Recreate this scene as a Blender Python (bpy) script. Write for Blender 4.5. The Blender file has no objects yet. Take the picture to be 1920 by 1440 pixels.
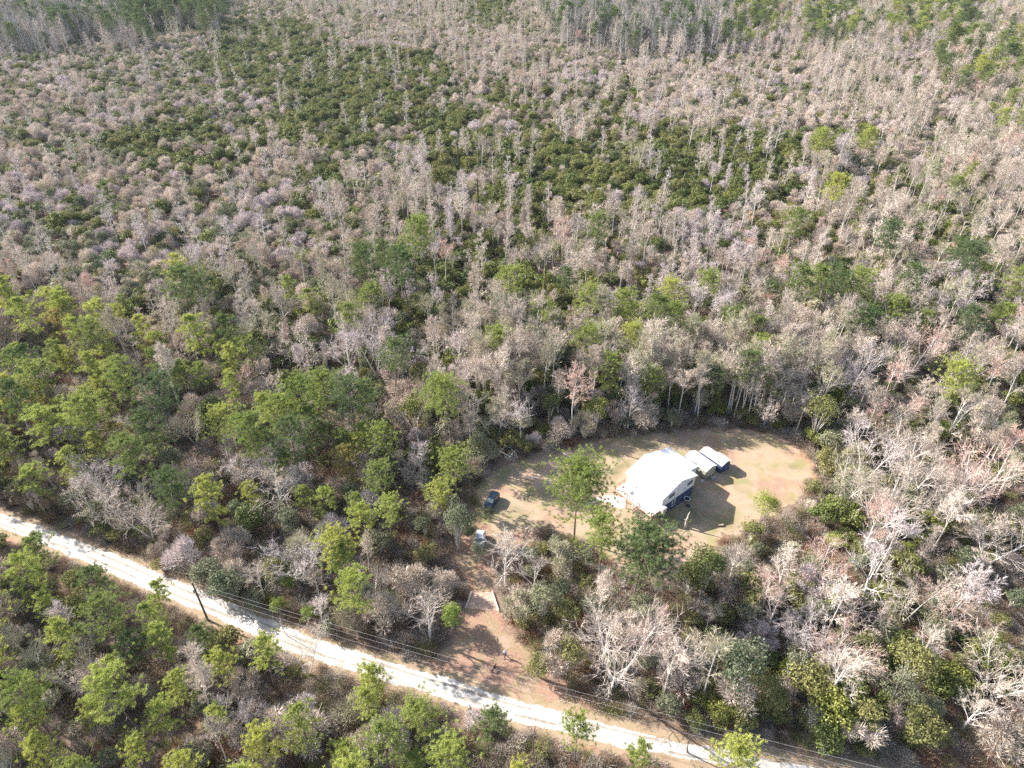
import bpy, math, random
import numpy as np
from mathutils import Vector, Matrix, noise as mnoise

sc = bpy.context.scene
col = sc.collection
R = math.radians

# ------------------------------------------------------------------ camera
PITCH, CAMH, FPX = R(35.7), 94.0, 1280.0
cam_d = bpy.data.cameras.new("camera"); cam = bpy.data.objects.new("camera", cam_d); col.objects.link(cam)
cam.location = (0, 0, CAMH); cam.rotation_euler = (R(90) - PITCH, 0, 0)
cam_d.sensor_width = 36; cam_d.lens = 24.0; cam_d.clip_end = 4000; cam_d.clip_start = 1
sc.camera = cam
# ------------------------------------------------------------------ sky and sun
SUN_EL = R(33); SUN_AZ = Vector((-0.915, 0.404))
w = bpy.data.worlds.new("World"); sc.world = w; w.use_nodes = True
nt = w.node_tree; bg = nt.nodes["Background"]
sky = nt.nodes.new("ShaderNodeTexSky"); sky.sky_type = 'NISHITA'; sky.sun_disc = False
sky.sun_elevation = SUN_EL; sky.sun_rotation = math.atan2(SUN_AZ.x, SUN_AZ.y)
sky.air_density = 1.0; sky.dust_density = 1.5
nt.links.new(sky.outputs[0], bg.inputs[0]); bg.inputs[1].default_value = 0.115
sd = bpy.data.lights.new("sun", 'SUN'); sd.energy = 5.0; sd.angle = R(0.5); sd.color = (1.0, 0.95, 0.88)
so = bpy.data.objects.new("sun", sd); col.objects.link(so)
sv = Vector((SUN_AZ.x * math.cos(SUN_EL), SUN_AZ.y * math.cos(SUN_EL), math.sin(SUN_EL)))
so.rotation_euler = sv.to_track_quat('Z', 'Y').to_euler(); so.location = (-60, 60, 120)
sc.view_settings.view_transform = 'Standard'; sc.view_settings.look = 'None'
sc.view_settings.gamma = 1.0; sc.view_settings.exposure = 1.34
sc.cycles.max_bounces = 5; sc.cycles.diffuse_bounces = 3; sc.cycles.transmission_bounces = 3
sc.cycles.use_denoising = False

# ------------------------------------------------------------------ projection helpers
ST, CT = math.sin(PITCH), math.cos(PITCH)
def at(x, y, z=0.0):
    a = (x - 960) / FPX; b = -(y - 720) / FPX
    d = (a, CT + b * ST, -ST + b * CT); t = (z - CAMH) / d[2]
    return Vector((d[0] * t, d[1] * t, z))
def proj(X, Y, Z):
    dz = Z - CAMH
    depth = Y * CT - dz * ST; up = Y * ST + dz * CT
    return 960 + FPX * X / depth, 720 - FPX * up / depth, depth

def tag(o, label=None, cat=None, group=None, kind=None):
    if label: o["label"] = label
    if cat: o["category"] = cat
    if group: o["group"] = group
    if kind: o["kind"] = kind
    return o
def empty(name, loc, rz=0, parent=None):
    o = bpy.data.objects.new(name, None); col.objects.link(o); o.location = loc
    o.rotation_euler = (0, 0, rz); o.empty_display_size = 0.3
    if parent: o.parent = parent
    return o

# ------------------------------------------------------------------ materials
def mat_new(name):
    m = bpy.data.materials.new(name); m.use_nodes = True
    return m, m.node_tree, m.node_tree.nodes["Principled BSDF"]
def ramp(nt, fac, cols, interp='LINEAR'):
    r = nt.nodes.new("ShaderNodeValToRGB"); r.color_ramp.interpolation = interp
    els = r.color_ramp.elements
    while len(els) < len(cols): els.new(0.5)
    for e, (p, c) in zip(els, cols): e.position = p; e.color = (*c, 1)
    nt.links.new(fac, r.inputs[0]); return r.outputs[0]
def noise_n(nt, scale, detail=4, vec=None, rough=0.55):
    n = nt.nodes.new("ShaderNodeTexNoise"); n.inputs["Scale"].default_value = scale
    n.inputs["Detail"].default_value = detail; n.inputs["Roughness"].default_value = rough
    if vec is None:
        g = nt.nodes.new("ShaderNodeNewGeometry"); vec = g.outputs["Position"]
    nt.links.new(vec, n.inputs["Vector"]); return n.outputs["Fac"]
def mixc(nt, fac, a, b, mode='MIX'):
    m = nt.nodes.new("ShaderNodeMix"); m.data_type = 'RGBA'; m.blend_type = mode
    if isinstance(fac, float): m.inputs[0].default_value = fac
    else: nt.links.new(fac, m.inputs[0])
    for v, i in ((a, 6), (b, 7)):
        if isinstance(v, tuple): m.inputs[i].default_value = (*v, 1)
        else: nt.links.new(v, m.inputs[i])
    return m.outputs[2]
def plain(name, c, rough=0.7, metal=0.0, var=0.12, scale=3.0, spec=0.5):
    m, nt, p = mat_new(name)
    f = noise_n(nt, scale, 5)
    lo = tuple(x * (1 - var) for x in c); hi = tuple(min(1, x * (1 + var)) for x in c)
    nt.links.new(ramp(nt, f, [(0.3, lo), (0.7, hi)]), p.inputs["Base Color"])
    p.inputs["Roughness"].default_value = rough; p.inputs["Metallic"].default_value = metal
    p.inputs["Specular IOR Level"].default_value = spec
    return m
def foliage_mat(name, cols, island=0.35, trans=0.3, rough=0.75, patch=None):
    """per tree hue (Random of the object), world patches, and per leaf variation."""
    m, nt, p = mat_new(name)
    oi = nt.nodes.new("ShaderNodeObjectInfo"); g = nt.nodes.new("ShaderNodeNewGeometry")
    n = len(cols)
    c = ramp(nt, oi.outputs["Random"], [(i / max(1, n - 1), cc) for i, cc in enumerate(cols)])
    if patch:
        f = noise_n(nt, 0.02, 3)
        f2 = ramp(nt, f, [(0.42, (0, 0, 0)), (0.62, (1, 1, 1))])
        c = mixc(nt, f2, c, mixc(nt, 0.6, c, patch))
    lo = 1 - island
    mr = nt.nodes.new("ShaderNodeMapRange"); mr.inputs[3].default_value = lo; mr.inputs[4].default_value = 1 + island
    nt.links.new(g.outputs["Random Per Island"], mr.inputs[0])
    sc_ = nt.nodes.new("ShaderNodeVectorMath"); sc_.operation = 'SCALE'
    nt.links.new(c, sc_.inputs[0]); nt.links.new(mr.outputs[0], sc_.inputs[3])
    nt.links.new(sc_.outputs[0], p.inputs["Base Color"])
    p.inputs["Roughness"].default_value = rough; p.inputs["Specular IOR Level"].default_value = 0.25
    if trans > 0:
        t = nt.nodes.new("ShaderNodeBsdfTranslucent"); nt.links.new(sc_.outputs[0], t.inputs[0])
        mx = nt.nodes.new("ShaderNodeMixShader"); mx.inputs[0].default_value = trans
        nt.links.new(p.outputs[0], mx.inputs[1]); nt.links.new(t.outputs[0], mx.inputs[2])
        nt.links.new(mx.outputs[0], nt.nodes["Material Output"].inputs[0])
    return m

M = {}
M['pine_yellow'] = foliage_mat("pine_yellow", [(.46, .47, .11), (.38, .43, .11), (.45, .45, .11)], .35, .35)
M['pine_mid'] = foliage_mat("pine_mid", [(.25, .31, .08), (.34, .38, .10), (.21, .26, .08)], .35, .35)
M['pine_dark'] = foliage_mat("pine_dark", [(.12, .18, .06), (.18, .23, .075), (.13, .18, .08)], .35, .3)
M['pine_brown'] = foliage_mat("pine_brown", [(.33, .28, .09), (.38, .30, .10)], .35, .3)
M['ever_dark'] = foliage_mat("evergreen_leaf", [(.10, .13, .035), (.21, .22, .05), (.12, .16, .05)], .6, .2, .5)
M['ever_grey'] = foliage_mat("greygreen_leaf", [(.19, .20, .11), (.26, .26, .16), (.15, .18, .10)], .4, .25)
M['olive'] = foliage_mat("olive_leaf", [(.19, .20, .065), (.26, .24, .09), (.15, .17, .055)], .4, .25)
M['lime'] = foliage_mat("lime_leaf", [(.33, .36, .07), (.25, .33, .08)], .35, .35)
M['scrub_brown'] = foliage_mat("scrub_brown", [(.20, .145, .10), (.29, .22, .16), (.22, .15, .09), (.17, .14, .095)], .5, .1)
M['scrub_red'] = foliage_mat("scrub_red", [(.26, .14, .08), (.32, .18, .11), (.22, .13, .08)], .45, .1)
M['scrub_grey'] = foliage_mat("scrub_grey", [(.50, .43, .36), (.38, .34, .29), (.46, .37, .30)], .4, .1)
M['twig_beige'] = foliage_mat("twig_beige", [(.54, .45, .37), (.72, .62, .53), (.36, .30, .24), (.62, .52, .43), (.46, .38, .33)], .45, .08)
M['twig_lilac'] = foliage_mat("twig_lilac", [(.58, .50, .48), (.66, .57, .55), (.48, .41, .40)], .4, .08)
M['twig_pink'] = foliage_mat("twig_pink", [(.64, .43, .36), (.56, .40, .33), (.68, .48, .41)], .4, .08)
M['twig_moss'] = foliage_mat("twig_moss", [(.42, .40, .27), (.50, .45, .32), (.38, .34, .23)], .4, .1)
M['bark_pine'] = plain("bark_pine", (.17, .13, .11), .9, var=.35, scale=5)
M['bark_grey'] = plain("bark_grey", (.60, .55, .49), .85, var=.25, scale=3)
M['bark_pale'] = plain("bark_pale", (.66, .61, .56), .8, var=.15, scale=4)
M['twig_dark'] = foliage_mat("twig_dark", [(.25, .24, .22), (.32, .30, .28), (.20, .20, .18)], .35, .1)
M['wood_dead'] = plain("wood_dead", (.60, .53, .45), .9, var=.25, scale=6)

# ------------------------------------------------------------------ mesh collector
class G:
    def __init__(s): s.V = []; s.F = []; s.M = []; s.n = 0
    def add(s, V, F, mi):
        V = np.asarray(V, float); F = np.asarray(F, int)
        s.V.append(V); s.F.extend((F + s.n).tolist()); s.M.extend([mi] * len(F)); s.n += len(V)
    def tube(s, pts, rad, n, mi=0, cap=False):
        pts = np.asarray(pts, float); k = len(pts); V = []
        for i in range(k):
            d = pts[min(i + 1, k - 1)] - pts[max(i - 1, 0)]; d /= (np.linalg.norm(d) + 1e-9)
            a = np.cross(d, [0.31, 0.17, 0.93] if abs(d[2]) < .9 else [1, 0.1, 0]); a /= np.linalg.norm(a); b = np.cross(d, a)
            for j in range(n):
                t = 2 * math.pi * j / n; V.append(pts[i] + rad[i] * (math.cos(t) * a + math.sin(t) * b))
        F = [(i * n + j, i * n + (j + 1) % n, (i + 1) * n + (j + 1) % n, (i + 1) * n + j) for i in range(k - 1) for j in range(n)]
        s.add(V, F, mi)
        if cap: s.F.append([s.n - n + j for j in range(n)]); s.M.append(mi)
    def slivers(s, c, d, L, W, mi, rng):
        """tapered twigs / needles: one thin triangle each"""
        n = len(c); c = np.asarray(c); d = np.asarray(d); d = d / np.linalg.norm(d, axis=1, keepdims=True)
        L = np.broadcast_to(L, (n,))[:, None]; W = np.broadcast_to(W, (n,))[:, None]
        r = rng.normal(size=(n, 3)); sd = np.cross(d, r); sd /= np.linalg.norm(sd, axis=1, keepdims=True)
        V = np.stack([c - sd * W / 2, c + sd * W / 2, c + d * L], 1).reshape(-1, 3)
        s.add(V, np.arange(3 * n).reshape(n, 3), mi)
    def leaves(s, c, nrm, L, W, mi, rng):
        n = len(c); nrm = nrm / np.linalg.norm(nrm, axis=1, keepdims=True)
        L = np.broadcast_to(L, (n,))[:, None]; W = np.broadcast_to(W, (n,))[:, None]
        r = rng.normal(size=(n, 3)); a = np.cross(nrm, r); a /= np.linalg.norm(a, axis=1, keepdims=True); b = np.cross(nrm, a)
        V = np.stack([c - a * L / 2, c + b * W / 2, c + a * L / 2, c - b * W / 2], 1).reshape(-1, 3)
        s.add(V, np.arange(4 * n).reshape(n, 4), mi)
    def box(s, x0, x1, y0, y1, z0, z1, mi=0):
        V = [(x, y, z) for x in (x0, x1) for y in (y0, y1) for z in (z0, z1)]
        s.add(V, [(0, 1, 3, 2), (4, 6, 7, 5), (0, 4, 5, 1), (2, 3, 7, 6), (0, 2, 6, 4), (1, 5, 7, 3)], mi)
    def mesh(s, name, mats, smooth=False):
        me = bpy.data.meshes.new(name)
        V = np.concatenate(s.V) if s.V else np.zeros((0, 3))
        me.from_pydata(V.tolist(), [], s.F)
        for m in mats: me.materials.append(m)
        me.polygons.foreach_set("material_index", s.M)
        if smooth: me.polygons.foreach_set("use_smooth", [True] * len(s.F))
        me.update(); return me
    def obj(s, name, mats, parent=None, smooth=False):
        if not isinstance(mats, (list, tuple)): mats = [mats]
        o = bpy.data.objects.new(name, s.mesh(name, mats, smooth)); col.objects.link(o)
        if parent: o.parent = parent
        return o

def unit(v): v = np.asarray(v, float); return v / (np.linalg.norm(v) + 1e-9)
def dev(rng, d, ang):
    r = rng.normal(size=3); r -= d * r.dot(d); r = unit(r)
    return unit(d * math.cos(ang) + r * math.sin(ang))
def path(rng, p, d, L, k, wob, up=0.0):
    pts = [np.array(p, float)]; d = unit(d)
    for i in range(k):
        d = unit(d + rng.normal(size=3) * wob + np.array([0, 0, up])); pts.append(pts[-1] + d * L / k)
    return np.array(pts)

# ------------------------------------------------------------------ tree patterns: each returns (trunk G, crown G)
def pine(seed, h=18.0, base=.5, rad=3.0, tufts=210, flat=.5):
    rng = np.random.default_rng(seed); T = G(); C = G()
    tr = path(rng, (0, 0, 0), (rng.normal() * .03, rng.normal() * .03, 1), h * .97, 8, .02)
    r0 = h * .0115
    T.tube(tr, [r0 * (1 - .86 * i / 8) for i in range(9)], 7)
    def on(z):
        f = z / h * 8; i = int(min(7, f)); return tr[i] + (tr[min(8, i + 1)] - tr[i]) * (f - i)
    # a few dead stubs under the crown
    for i in range(7):
        z = h * rng.uniform(base * .45, base); a = rng.uniform(0, 6.28)
        T.tube(path(rng, on(z), (math.cos(a), math.sin(a), .1), rng.uniform(.5, 1.5), 2, .15), [.04, .03, .01], 3)
    ncl = int(tufts / 12); cs = []
    for i in range(ncl):
        u = (i + rng.uniform(0, 1)) / ncl; z = h * (base + (1 - base) * u ** .85)
        prof = (math.sin(math.pi * min(1, (u * .8 + .22))) ** flat) * (1 if u < .8 else 1.05 - (u - .8) * 2.2)
        L = max(.5, rad * prof * rng.uniform(.55, 1.15)); a = i * 2.4 + rng.uniform(-.5, .5)
        upk = .1 + .55 * u
        bp = path(rng, on(min(z, h * .95)), (math.cos(a), math.sin(a), upk), L, 4, .13, .06)
        T.tube(bp, [.055, .045, .035, .025, .012], 3)
        for j in range(12):
            t = rng.uniform(.36, 1.0); k = int(min(3, t * 4)); q = bp[k] + (bp[k + 1] - bp[k]) * (t * 4 - k)
            off = rng.normal(size=3) * np.array([.50, .50, .17]) * (L / 2.4); q2 = q + off + np.array([0, 0, .12])
            T.slivers([q], [q2 - q], np.linalg.norm(q2 - q), .03, 0, rng)
            cs.append(q2)
    cs.append(on(h * .97) + np.array([0, 0, .2])); cs = np.array(cs)
    n = 24; c = np.repeat(cs, n, 0) + rng.normal(size=(len(cs) * n, 3)) * .09
    d = rng.normal(size=(len(c), 3)); d[:, 2] = d[:, 2] * .8 + .5
    C.slivers(c, d, rng.uniform(.25, .52, len(c)), rng.uniform(.06, .10, len(c)), 0, rng)
    return T, C
def bare(seed, h=14.0, first=.35, spread=.75, limbs=11, stems=1, r0=None, twL=.8, upk=.06, dens=1.0, narrow=1.0, tw=.034):
    rng = np.random.default_rng(seed); T = G(); C = G(); r0 = r0 or h * .011
    tips = []; sl = []
    def br(p, d, L, r, lev):
        k = 4 if lev < 2 else 3
        bp = path(rng, p, d, L, k, .13 if lev else .04, upk)
        rr = [max(.008, r * (1 - .75 * i / k)) for i in range(k + 1)]
        if lev < 3: T.tube(bp, rr, 6 if lev == 0 else (4 if lev == 1 else 3))
        else: sl.append((bp, r))
        if lev >= 3:
            for i in range(max(1, int(9 * dens))):
                t = rng.uniform(.15, 1); kk = int(min(k - 1, t * k)); q = bp[kk] + (bp[kk + 1] - bp[kk]) * (t * k - kk)
                tips.append((q, dev(rng, unit(bp[-1] - bp[0]), rng.uniform(.2, .9)), twL * rng.uniform(.5, 1.2)))
            return
        nb = {0: limbs, 1: 6, 2: 5}[lev]
        lo = first if lev == 0 else .25
        for i in range(nb):
            t = lo + (1 - lo) * ((i + rng.uniform(.1, .9)) / nb); t = min(t, .99)
            kk = int(min(k - 1, t * k)); q = bp[kk] + (bp[kk + 1] - bp[kk]) * (t * k - kk)
            dd = unit(bp[kk + 1] - bp[kk])
            if lev == 0:
                a = i * 2.4 + rng.uniform(-.5, .5); e = spread * rng.uniform(.7, 1.25) * (1 - .35 * t)
                nd = unit(dd * math.cos(e) + np.array([math.cos(a), math.sin(a), 0]) * math.sin(e))
                nL = L * .48 * narrow * (1.15 - .7 * (t - lo) / (1.001 - lo)) * rng.uniform(.75, 1.15)
            else:
                nd = dev(rng, dd, rng.uniform(.45, .95)); nL = L * rng.uniform(.38, .62)
            br(q, nd, nL, r * (1 - .7 * t) * (.62 if lev else .5), lev + 1)
    for s_ in range(stems):
        a = s_ * 6.28 / max(1, stems) + rng.uniform(0, 1)
        d = (0, 0, 1) if stems == 1 else (math.cos(a) * .42, math.sin(a) * .42, 1)
        br((rng.normal() * .1, rng.normal() * .1, 0), d, h * (.92 if stems == 1 else rng.uniform(.75, .95)), r0 * (1 if stems == 1 else .7), 0)
    for bp, r in sl:
        C.slivers([bp[0], bp[len(bp) // 2]], [bp[-1] - bp[0], bp[-1] - bp[len(bp) // 2]], np.linalg.norm(bp[-1] - bp[0]) * .8, tw * 1.7, 0, rng)
    C.slivers(np.array([t[0] for t in tips]), np.array([t[1] for t in tips]), np.array([t[2] for t in tips]), tw, 0, rng)
    return T, C
def bushtree(seed, h=6.0, rad=2.6, n=2500, stems=7, L=.6, W=.075, flatb=.25):
    """round twiggy crown on fanned stems (leafless swamp shrub)"""
    rng = np.random.default_rng(seed); T = G(); C = G()
    lump = rng.normal(size=(9, 3)); lump /= np.linalg.norm(lump, axis=1, keepdims=True); lump[:, 2] = abs(lump[:, 2])
    for i in range(stems):
        a = i * 2.4 + rng.uniform(-.3, .3); e = rng.uniform(.15, .5)
        T.tube(path(rng, (0, 0, 0), (math.cos(a) * e, math.sin(a) * e, 1), h * rng.uniform(.7, .95), 4, .08, .03), [.06, .05, .04, .025, .01], 3)
    k = int(rng.integers(7, 12)); a_ = np.arange(k) * 2.4 + rng.uniform(0, 1, k); e_ = np.sqrt(rng.uniform(.02, 1, k)); per = n // k; cs = []; ds = []
    for i in range(k):
        q = np.array([math.cos(a_[i]) * e_[i] * rad * .72, math.sin(a_[i]) * e_[i] * rad * .72, h * (.78 - .30 * e_[i] ** 2 + rng.uniform(-.12, .12))])
        s_ = rad * rng.uniform(.24, .46); d = rng.normal(size=(per, 3)); d[:, 2] = d[:, 2] * .9 + .35; d /= np.linalg.norm(d, axis=1, keepdims=True)
        cs.append(q + d * (rng.uniform(.05, 1, (per, 1)) ** .6) * s_ * np.array([1, 1, 1.15])); ds.append(d + (q / h) * .5)
    c = np.concatenate(cs); n = len(c); dd = np.concatenate(ds) + rng.normal(size=(n, 3)) * .4; dd[:, 2] += .3
    C.slivers(c, dd, rng.uniform(.5, 1.2, n) * L, W, 0, rng)
    return T, C
def leafy(seed, h=5.0, rad=2.4, n=2600, L=.3, clumps=26, open_=.0, trunk=.25):
    """evergreen crown of leaf clumps with gaps"""
    rng = np.random.default_rng(seed); T = G(); C = G()
    cd = rng.normal(size=(clumps, 3)); cd[:, 2] = np.abs(cd[:, 2]) * 1.1 - .3; cd /= np.linalg.norm(cd, axis=1, keepdims=True)
    cc = cd * rng.uniform(.35, .85, (clumps, 1)) * np.array([rad, rad, h * (1 - trunk) / 2]) + np.array([0, 0, h * (trunk + (1 - trunk) / 2)])
    for q in cc[:12]: T.tube([np.zeros(3), q * np.array([.35, .35, .55]), q], [.07, .05, .02], 3)
    per = n // clumps; V = []
    for q in cc:
        s = rad * rng.uniform(.26, .44)
        d = rng.normal(size=(per, 3)); d /= np.linalg.norm(d, axis=1, keepdims=True)
        V.append((q + d * (rng.uniform(.3, 1, (per, 1)) ** .4) * s * np.array([1, 1, .75]), d))
    c = np.concatenate([v[0] for v in V]); d = np.concatenate([v[1] for v in V])
    nr = d + rng.normal(size=d.shape) * .6; nr[:, 2] += .4
    C.leaves(c, nr, rng.uniform(.7, 1.3, len(c)) * L, rng.uniform(.4, .7, len(c)) * L, 0, rng)
    return T, C
def scrub(seed, h=1.5, rad=1.1, n=420, leaf=.5):
    rng = np.random.default_rng(seed); T = G(); C = G()
    for i in range(5):
        a = i * 2.4; T.tube(path(rng, (0, 0, 0), (math.cos(a) * .6, math.sin(a) * .6, 1), h * .8, 3, .1), [.02, .015, .01, .006], 3)
    d = rng.normal(size=(n, 3)); d[:, 2] = np.abs(d[:, 2]); d /= np.linalg.norm(d, axis=1, keepdims=True)
    c = d * rng.uniform(.1, 1, (n, 1)) * np.array([rad, rad, h * .8]) + np.array([0, 0, .08])
    dd = d + rng.normal(size=(n, 3)) * .6
    k = int(n * leaf)
    C.slivers(c[k:], dd[k:], rng.uniform(.3, .8, n - k), .04, 0, rng)
    C.leaves(c[:k], rng.normal(size=(k, 3)), rng.uniform(.1, .22, k), rng.uniform(.06, .12, k), 0, rng)
    return T, C
def column(seed, h=13.0, rad=1.1, n=2600):
    """dead trunk wrapped in evergreen vine"""
    rng = np.random.default_rng(seed); T = G(); C = G()
    tr = path(rng, (0, 0, 0), (0, 0, 1), h, 6, .02); T.tube(tr, [.2, .18, .16, .13, .1, .07, .04], 6)
    for i in range(10):
        z = rng.uniform(.5, .98); a = rng.uniform(0, 6.28)
        T.tube(path(rng, tr[int(z * 6)], (math.cos(a), math.sin(a), .5), rng.uniform(.6, 1.6), 2, .1), [.04, .03, .01], 3)
    u = rng.uniform(0, .88, n); a = rng.uniform(0, 6.28, n)
    rr = rad * (1 - u * .75) * (.55 + .45 * np.sin(u * 19 + a * 2)) * rng.uniform(.4, 1, n)
    c = np.stack([np.cos(a) * rr, np.sin(a) * rr, u * h], 1); nr = np.stack([np.cos(a), np.sin(a), rng.uniform(-.2, .8, n)], 1)
    C.leaves(c, nr, rng.uniform(.2, .4, n), rng.uniform(.12, .22, n), 0, rng)
    return T, C

PAT = {}    # pattern -> (trunk mesh, crown mesh, joined mesh, height, radius)
def reg(key, TC, h, rad):
    T, C = TC; J = G()
    for g, off in ((T, 0), (C, 1)):
        if g.V: J.add(np.concatenate(g.V), np.zeros((0, 3), int), 0); base = J.n - len(np.concatenate(g.V)); J.F.extend([[i + base for i in f] for f in g.F]); J.M.extend([off] * len(g.F))
    PAT[key] = (T.mesh("trunk", [M['bark_grey']]), C.mesh("crown", [M['twig_beige']]), J.mesh("tree", [M['bark_grey'], M['twig_beige']]), h, rad)
for i in range(4): reg(f'Pm{i}', pine(10 + i, 18.5, (.50, .55, .46, .56)[i], (4.6, 4.2, 4.9, 4.4)[i], (500, 450, 540, 470)[i]), 18.5, 4.5)
for i in range(3): reg(f'PX{i}', pine(15 + i, 17.5, (.50, .46, .48)[i], (6.3, 5.2, 5.8)[i], (1120, 980, 1060)[i], .4), 17.5, 5.8)
for i in range(4): reg(f'Py{i}', pine(20 + i, 14, (.42, .48, .45, .38)[i], (3.0, 3.3, 2.7, 3.1)[i], (250, 270, 230, 270)[i], .6), 14, 3.0)
for i in range(8): reg(f'Bt{i}', bare(30 + i, (15.5, 14, 16.5, 12.5, 17, 15, 13.5, 16)[i], (.55, .5, .62, .42, .6, .3, .66, .48)[i], (.62, .75, .5, .9, .6, .55, .7, .65)[i], (9, 8, 10, 7, 8, 12, 7, 9)[i], (1, 1, 1, 2, 1, 1, 1, 1)[i], .17, .7, (.07, .03, .1, .05, .08, .06, .02, .05)[i], (1.0, .8, 1.1, .5, .7, .9, .7, 1.1)[i], (.58, .7, .5, .75, .62, .42, .6, .66)[i], tw=.042), 15.5, 2.5)
for i in range(4): reg(f'Bs{i}', bare(40 + i, 11.5, .28, .8, 9, (1, 3, 2, 1)[i], .26, .8, .06, (.8, .36, .5, .8)[i], 1.0, tw=.030), 11.5, 4.5)
for i in range(3): reg(f'C{i}', bare(50 + i, 17, .35, 1.15, 16, 1, .2, .5, .0, .55, .26), 17, 1.8)
for i in range(4): reg(f'L{i}', bushtree(60 + i, (6.2, 5.4, 6.8, 5.8)[i], (2.6, 2.9, 2.5, 2.7)[i]), 6, 2.7)
for i in range(3): reg(f'E{i}', leafy(70 + i, (4.6, 5.4, 4.0)[i], 2.5, 2800, .30, (22, 28, 18)[i], trunk=.1), 4.8, 2.5)
for i in range(3): reg(f'G{i}', leafy(80 + i, (6, 7, 5)[i], 2.2, 2400, .26, 30, trunk=.15), 6, 2.2)
for i in range(3): reg(f'O{i}', leafy(90 + i, (2.6, 3.2, 2.2)[i], 1.8, 1600, .20, 18, trunk=.05), 2.8, 1.8)
for i in range(4): reg(f'S{i}', scrub(100 + i, (1.3, 2.0, 1.0, 2.6)[i], (1.2, 1.2, 1.3, 1.5)[i], 560, (.5, .2, .7, .15)[i]), 1.5, 1.2)
for i in range(3): reg(f'V{i}', column(110 + i, (12, 14, 9)[i]), 12, 1)
# small open-grown leafy tree
for i in range(2): reg(f'K{i}', leafy(120 + i, 8.5, 2.6, 2600, .24, 34, trunk=.3), 8.5, 2.6)

# ------------------------------------------------------------------ the setting in the plan
def poly_w(pts): return np.array([tuple(at(*p))[:2] for p in pts])
LAWN = poly_w([(898, 905), (925, 882), (960, 866), (1010, 850), (1060, 838), (1130, 825), (1200, 816), (1300, 806), (1400, 803), (1462, 820),
               (1500, 845), (1525, 880), (1512, 925), (1465, 955), (1420, 985), (1360, 1005), (1320, 1040), (1290, 1078), (1230, 1094), (1170, 1075),
               (1130, 1040), (1080, 1008), (1030, 988), (990, 985), (940, 1000), (905, 985), (890, 950)])
DRIVE = poly_w([(900, 925), (888, 960), (872, 1000), (846, 1038), (864, 1080), (882, 1108), (870, 1145), (858, 1180), (838, 1210), (800, 1238), (740, 1250), (760, 1265),
                (880, 1310), (1000, 1345), (1150, 1375), (1140, 1340), (1080, 1300), (1035, 1270), (1005, 1240), (978, 1205), (950, 1180), (936, 1147), (923, 1108),
                (928, 1062), (958, 1032), (1000, 1015), (1010, 990), (960, 960)])
RD = np.array([tuple(at(*p))[:2] for p in [(-420, 880), (-200, 925), (-80, 955), (0, 975), (100, 1012), (200, 1052), (300, 1095), (400, 1137), (500, 1180), (560, 1207), (660, 1238),
                                           (760, 1269), (860, 1297), (960, 1331), (1060, 1356), (1160, 1382), (1280, 1407), (1447, 1437), (1600, 1462), (1800, 1500), (2300, 1580)]])
# smooth and resample the road
def resample(P, step):
    for _ in range(2):
        Q = [P[0]]
        for a, b in zip(P[:-1], P[1:]): Q += [a * .75 + b * .25, a * .25 + b * .75]
        Q.append(P[-1]); P = np.array(Q)
    s = np.r_[0, np.cumsum(np.linalg.norm(np.diff(P, axis=0), axis=1))]; t = np.arange(0, s[-1], step)
    return np.stack([np.interp(t, s, P[:, 0]), np.interp(t, s, P[:, 1])], 1)
RDS = resample(RD, 1.0)
def in_poly(X, Y, P):
    r = np.zeros(len(X), bool); n = len(P)
    for i in range(n):
        x0, y0 = P[i]; x1, y1 = P[(i + 1) % n]
        c = ((y0 > Y) != (y1 > Y)) & (X < (x1 - x0) * (Y - y0) / (y1 - y0 + 1e-12) + x0); r ^= c
    return r
def d_poly(X, Y, P, closed=True):
    d = np.full(len(X), 1e9); n = len(P)
    for i in range(n if closed else n - 1):
        a = P[i]; b = P[(i + 1) % n]; ab = b - a; L = ab.dot(ab) + 1e-12
        t = np.clip(((X - a[0]) * ab[0] + (Y - a[1]) * ab[1]) / L, 0, 1)
        d = np.minimum(d, np.hypot(X - a[0] - t * ab[0], Y - a[1] - t * ab[1]))
    return d
def sd_poly(X, Y, P): d = d_poly(X, Y, P); return np.where(in_poly(X, Y, P), -d, d)   # negative inside
def d_road(X, Y): return d_poly(X, Y, RD, False)
def vnoise(X, Y, s, seed=0):
    """cheap value noise, 0..1"""
    rng = np.random.default_rng(seed); T = rng.uniform(0, 1, (256, 256))
    x = X / s + 1000; y = Y / s + 1000; i = np.floor(x).astype(int); j = np.floor(y).astype(int); u = x - i; v = y - j
    u = u * u * (3 - 2 * u); v = v * v * (3 - 2 * v)
    g = lambda a, b: T[a % 256, b % 256]
    return (g(i, j) * (1 - u) + g(i + 1, j) * u) * (1 - v) + (g(i, j + 1) * (1 - u) + g(i + 1, j + 1) * u) * v
def fbm(X, Y, s, seed=0): return (vnoise(X, Y, s, seed) + .5 * vnoise(X, Y, s / 2.1, seed + 1) + .25 * vnoise(X, Y, s / 4.3, seed + 2)) / 1.75

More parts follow.
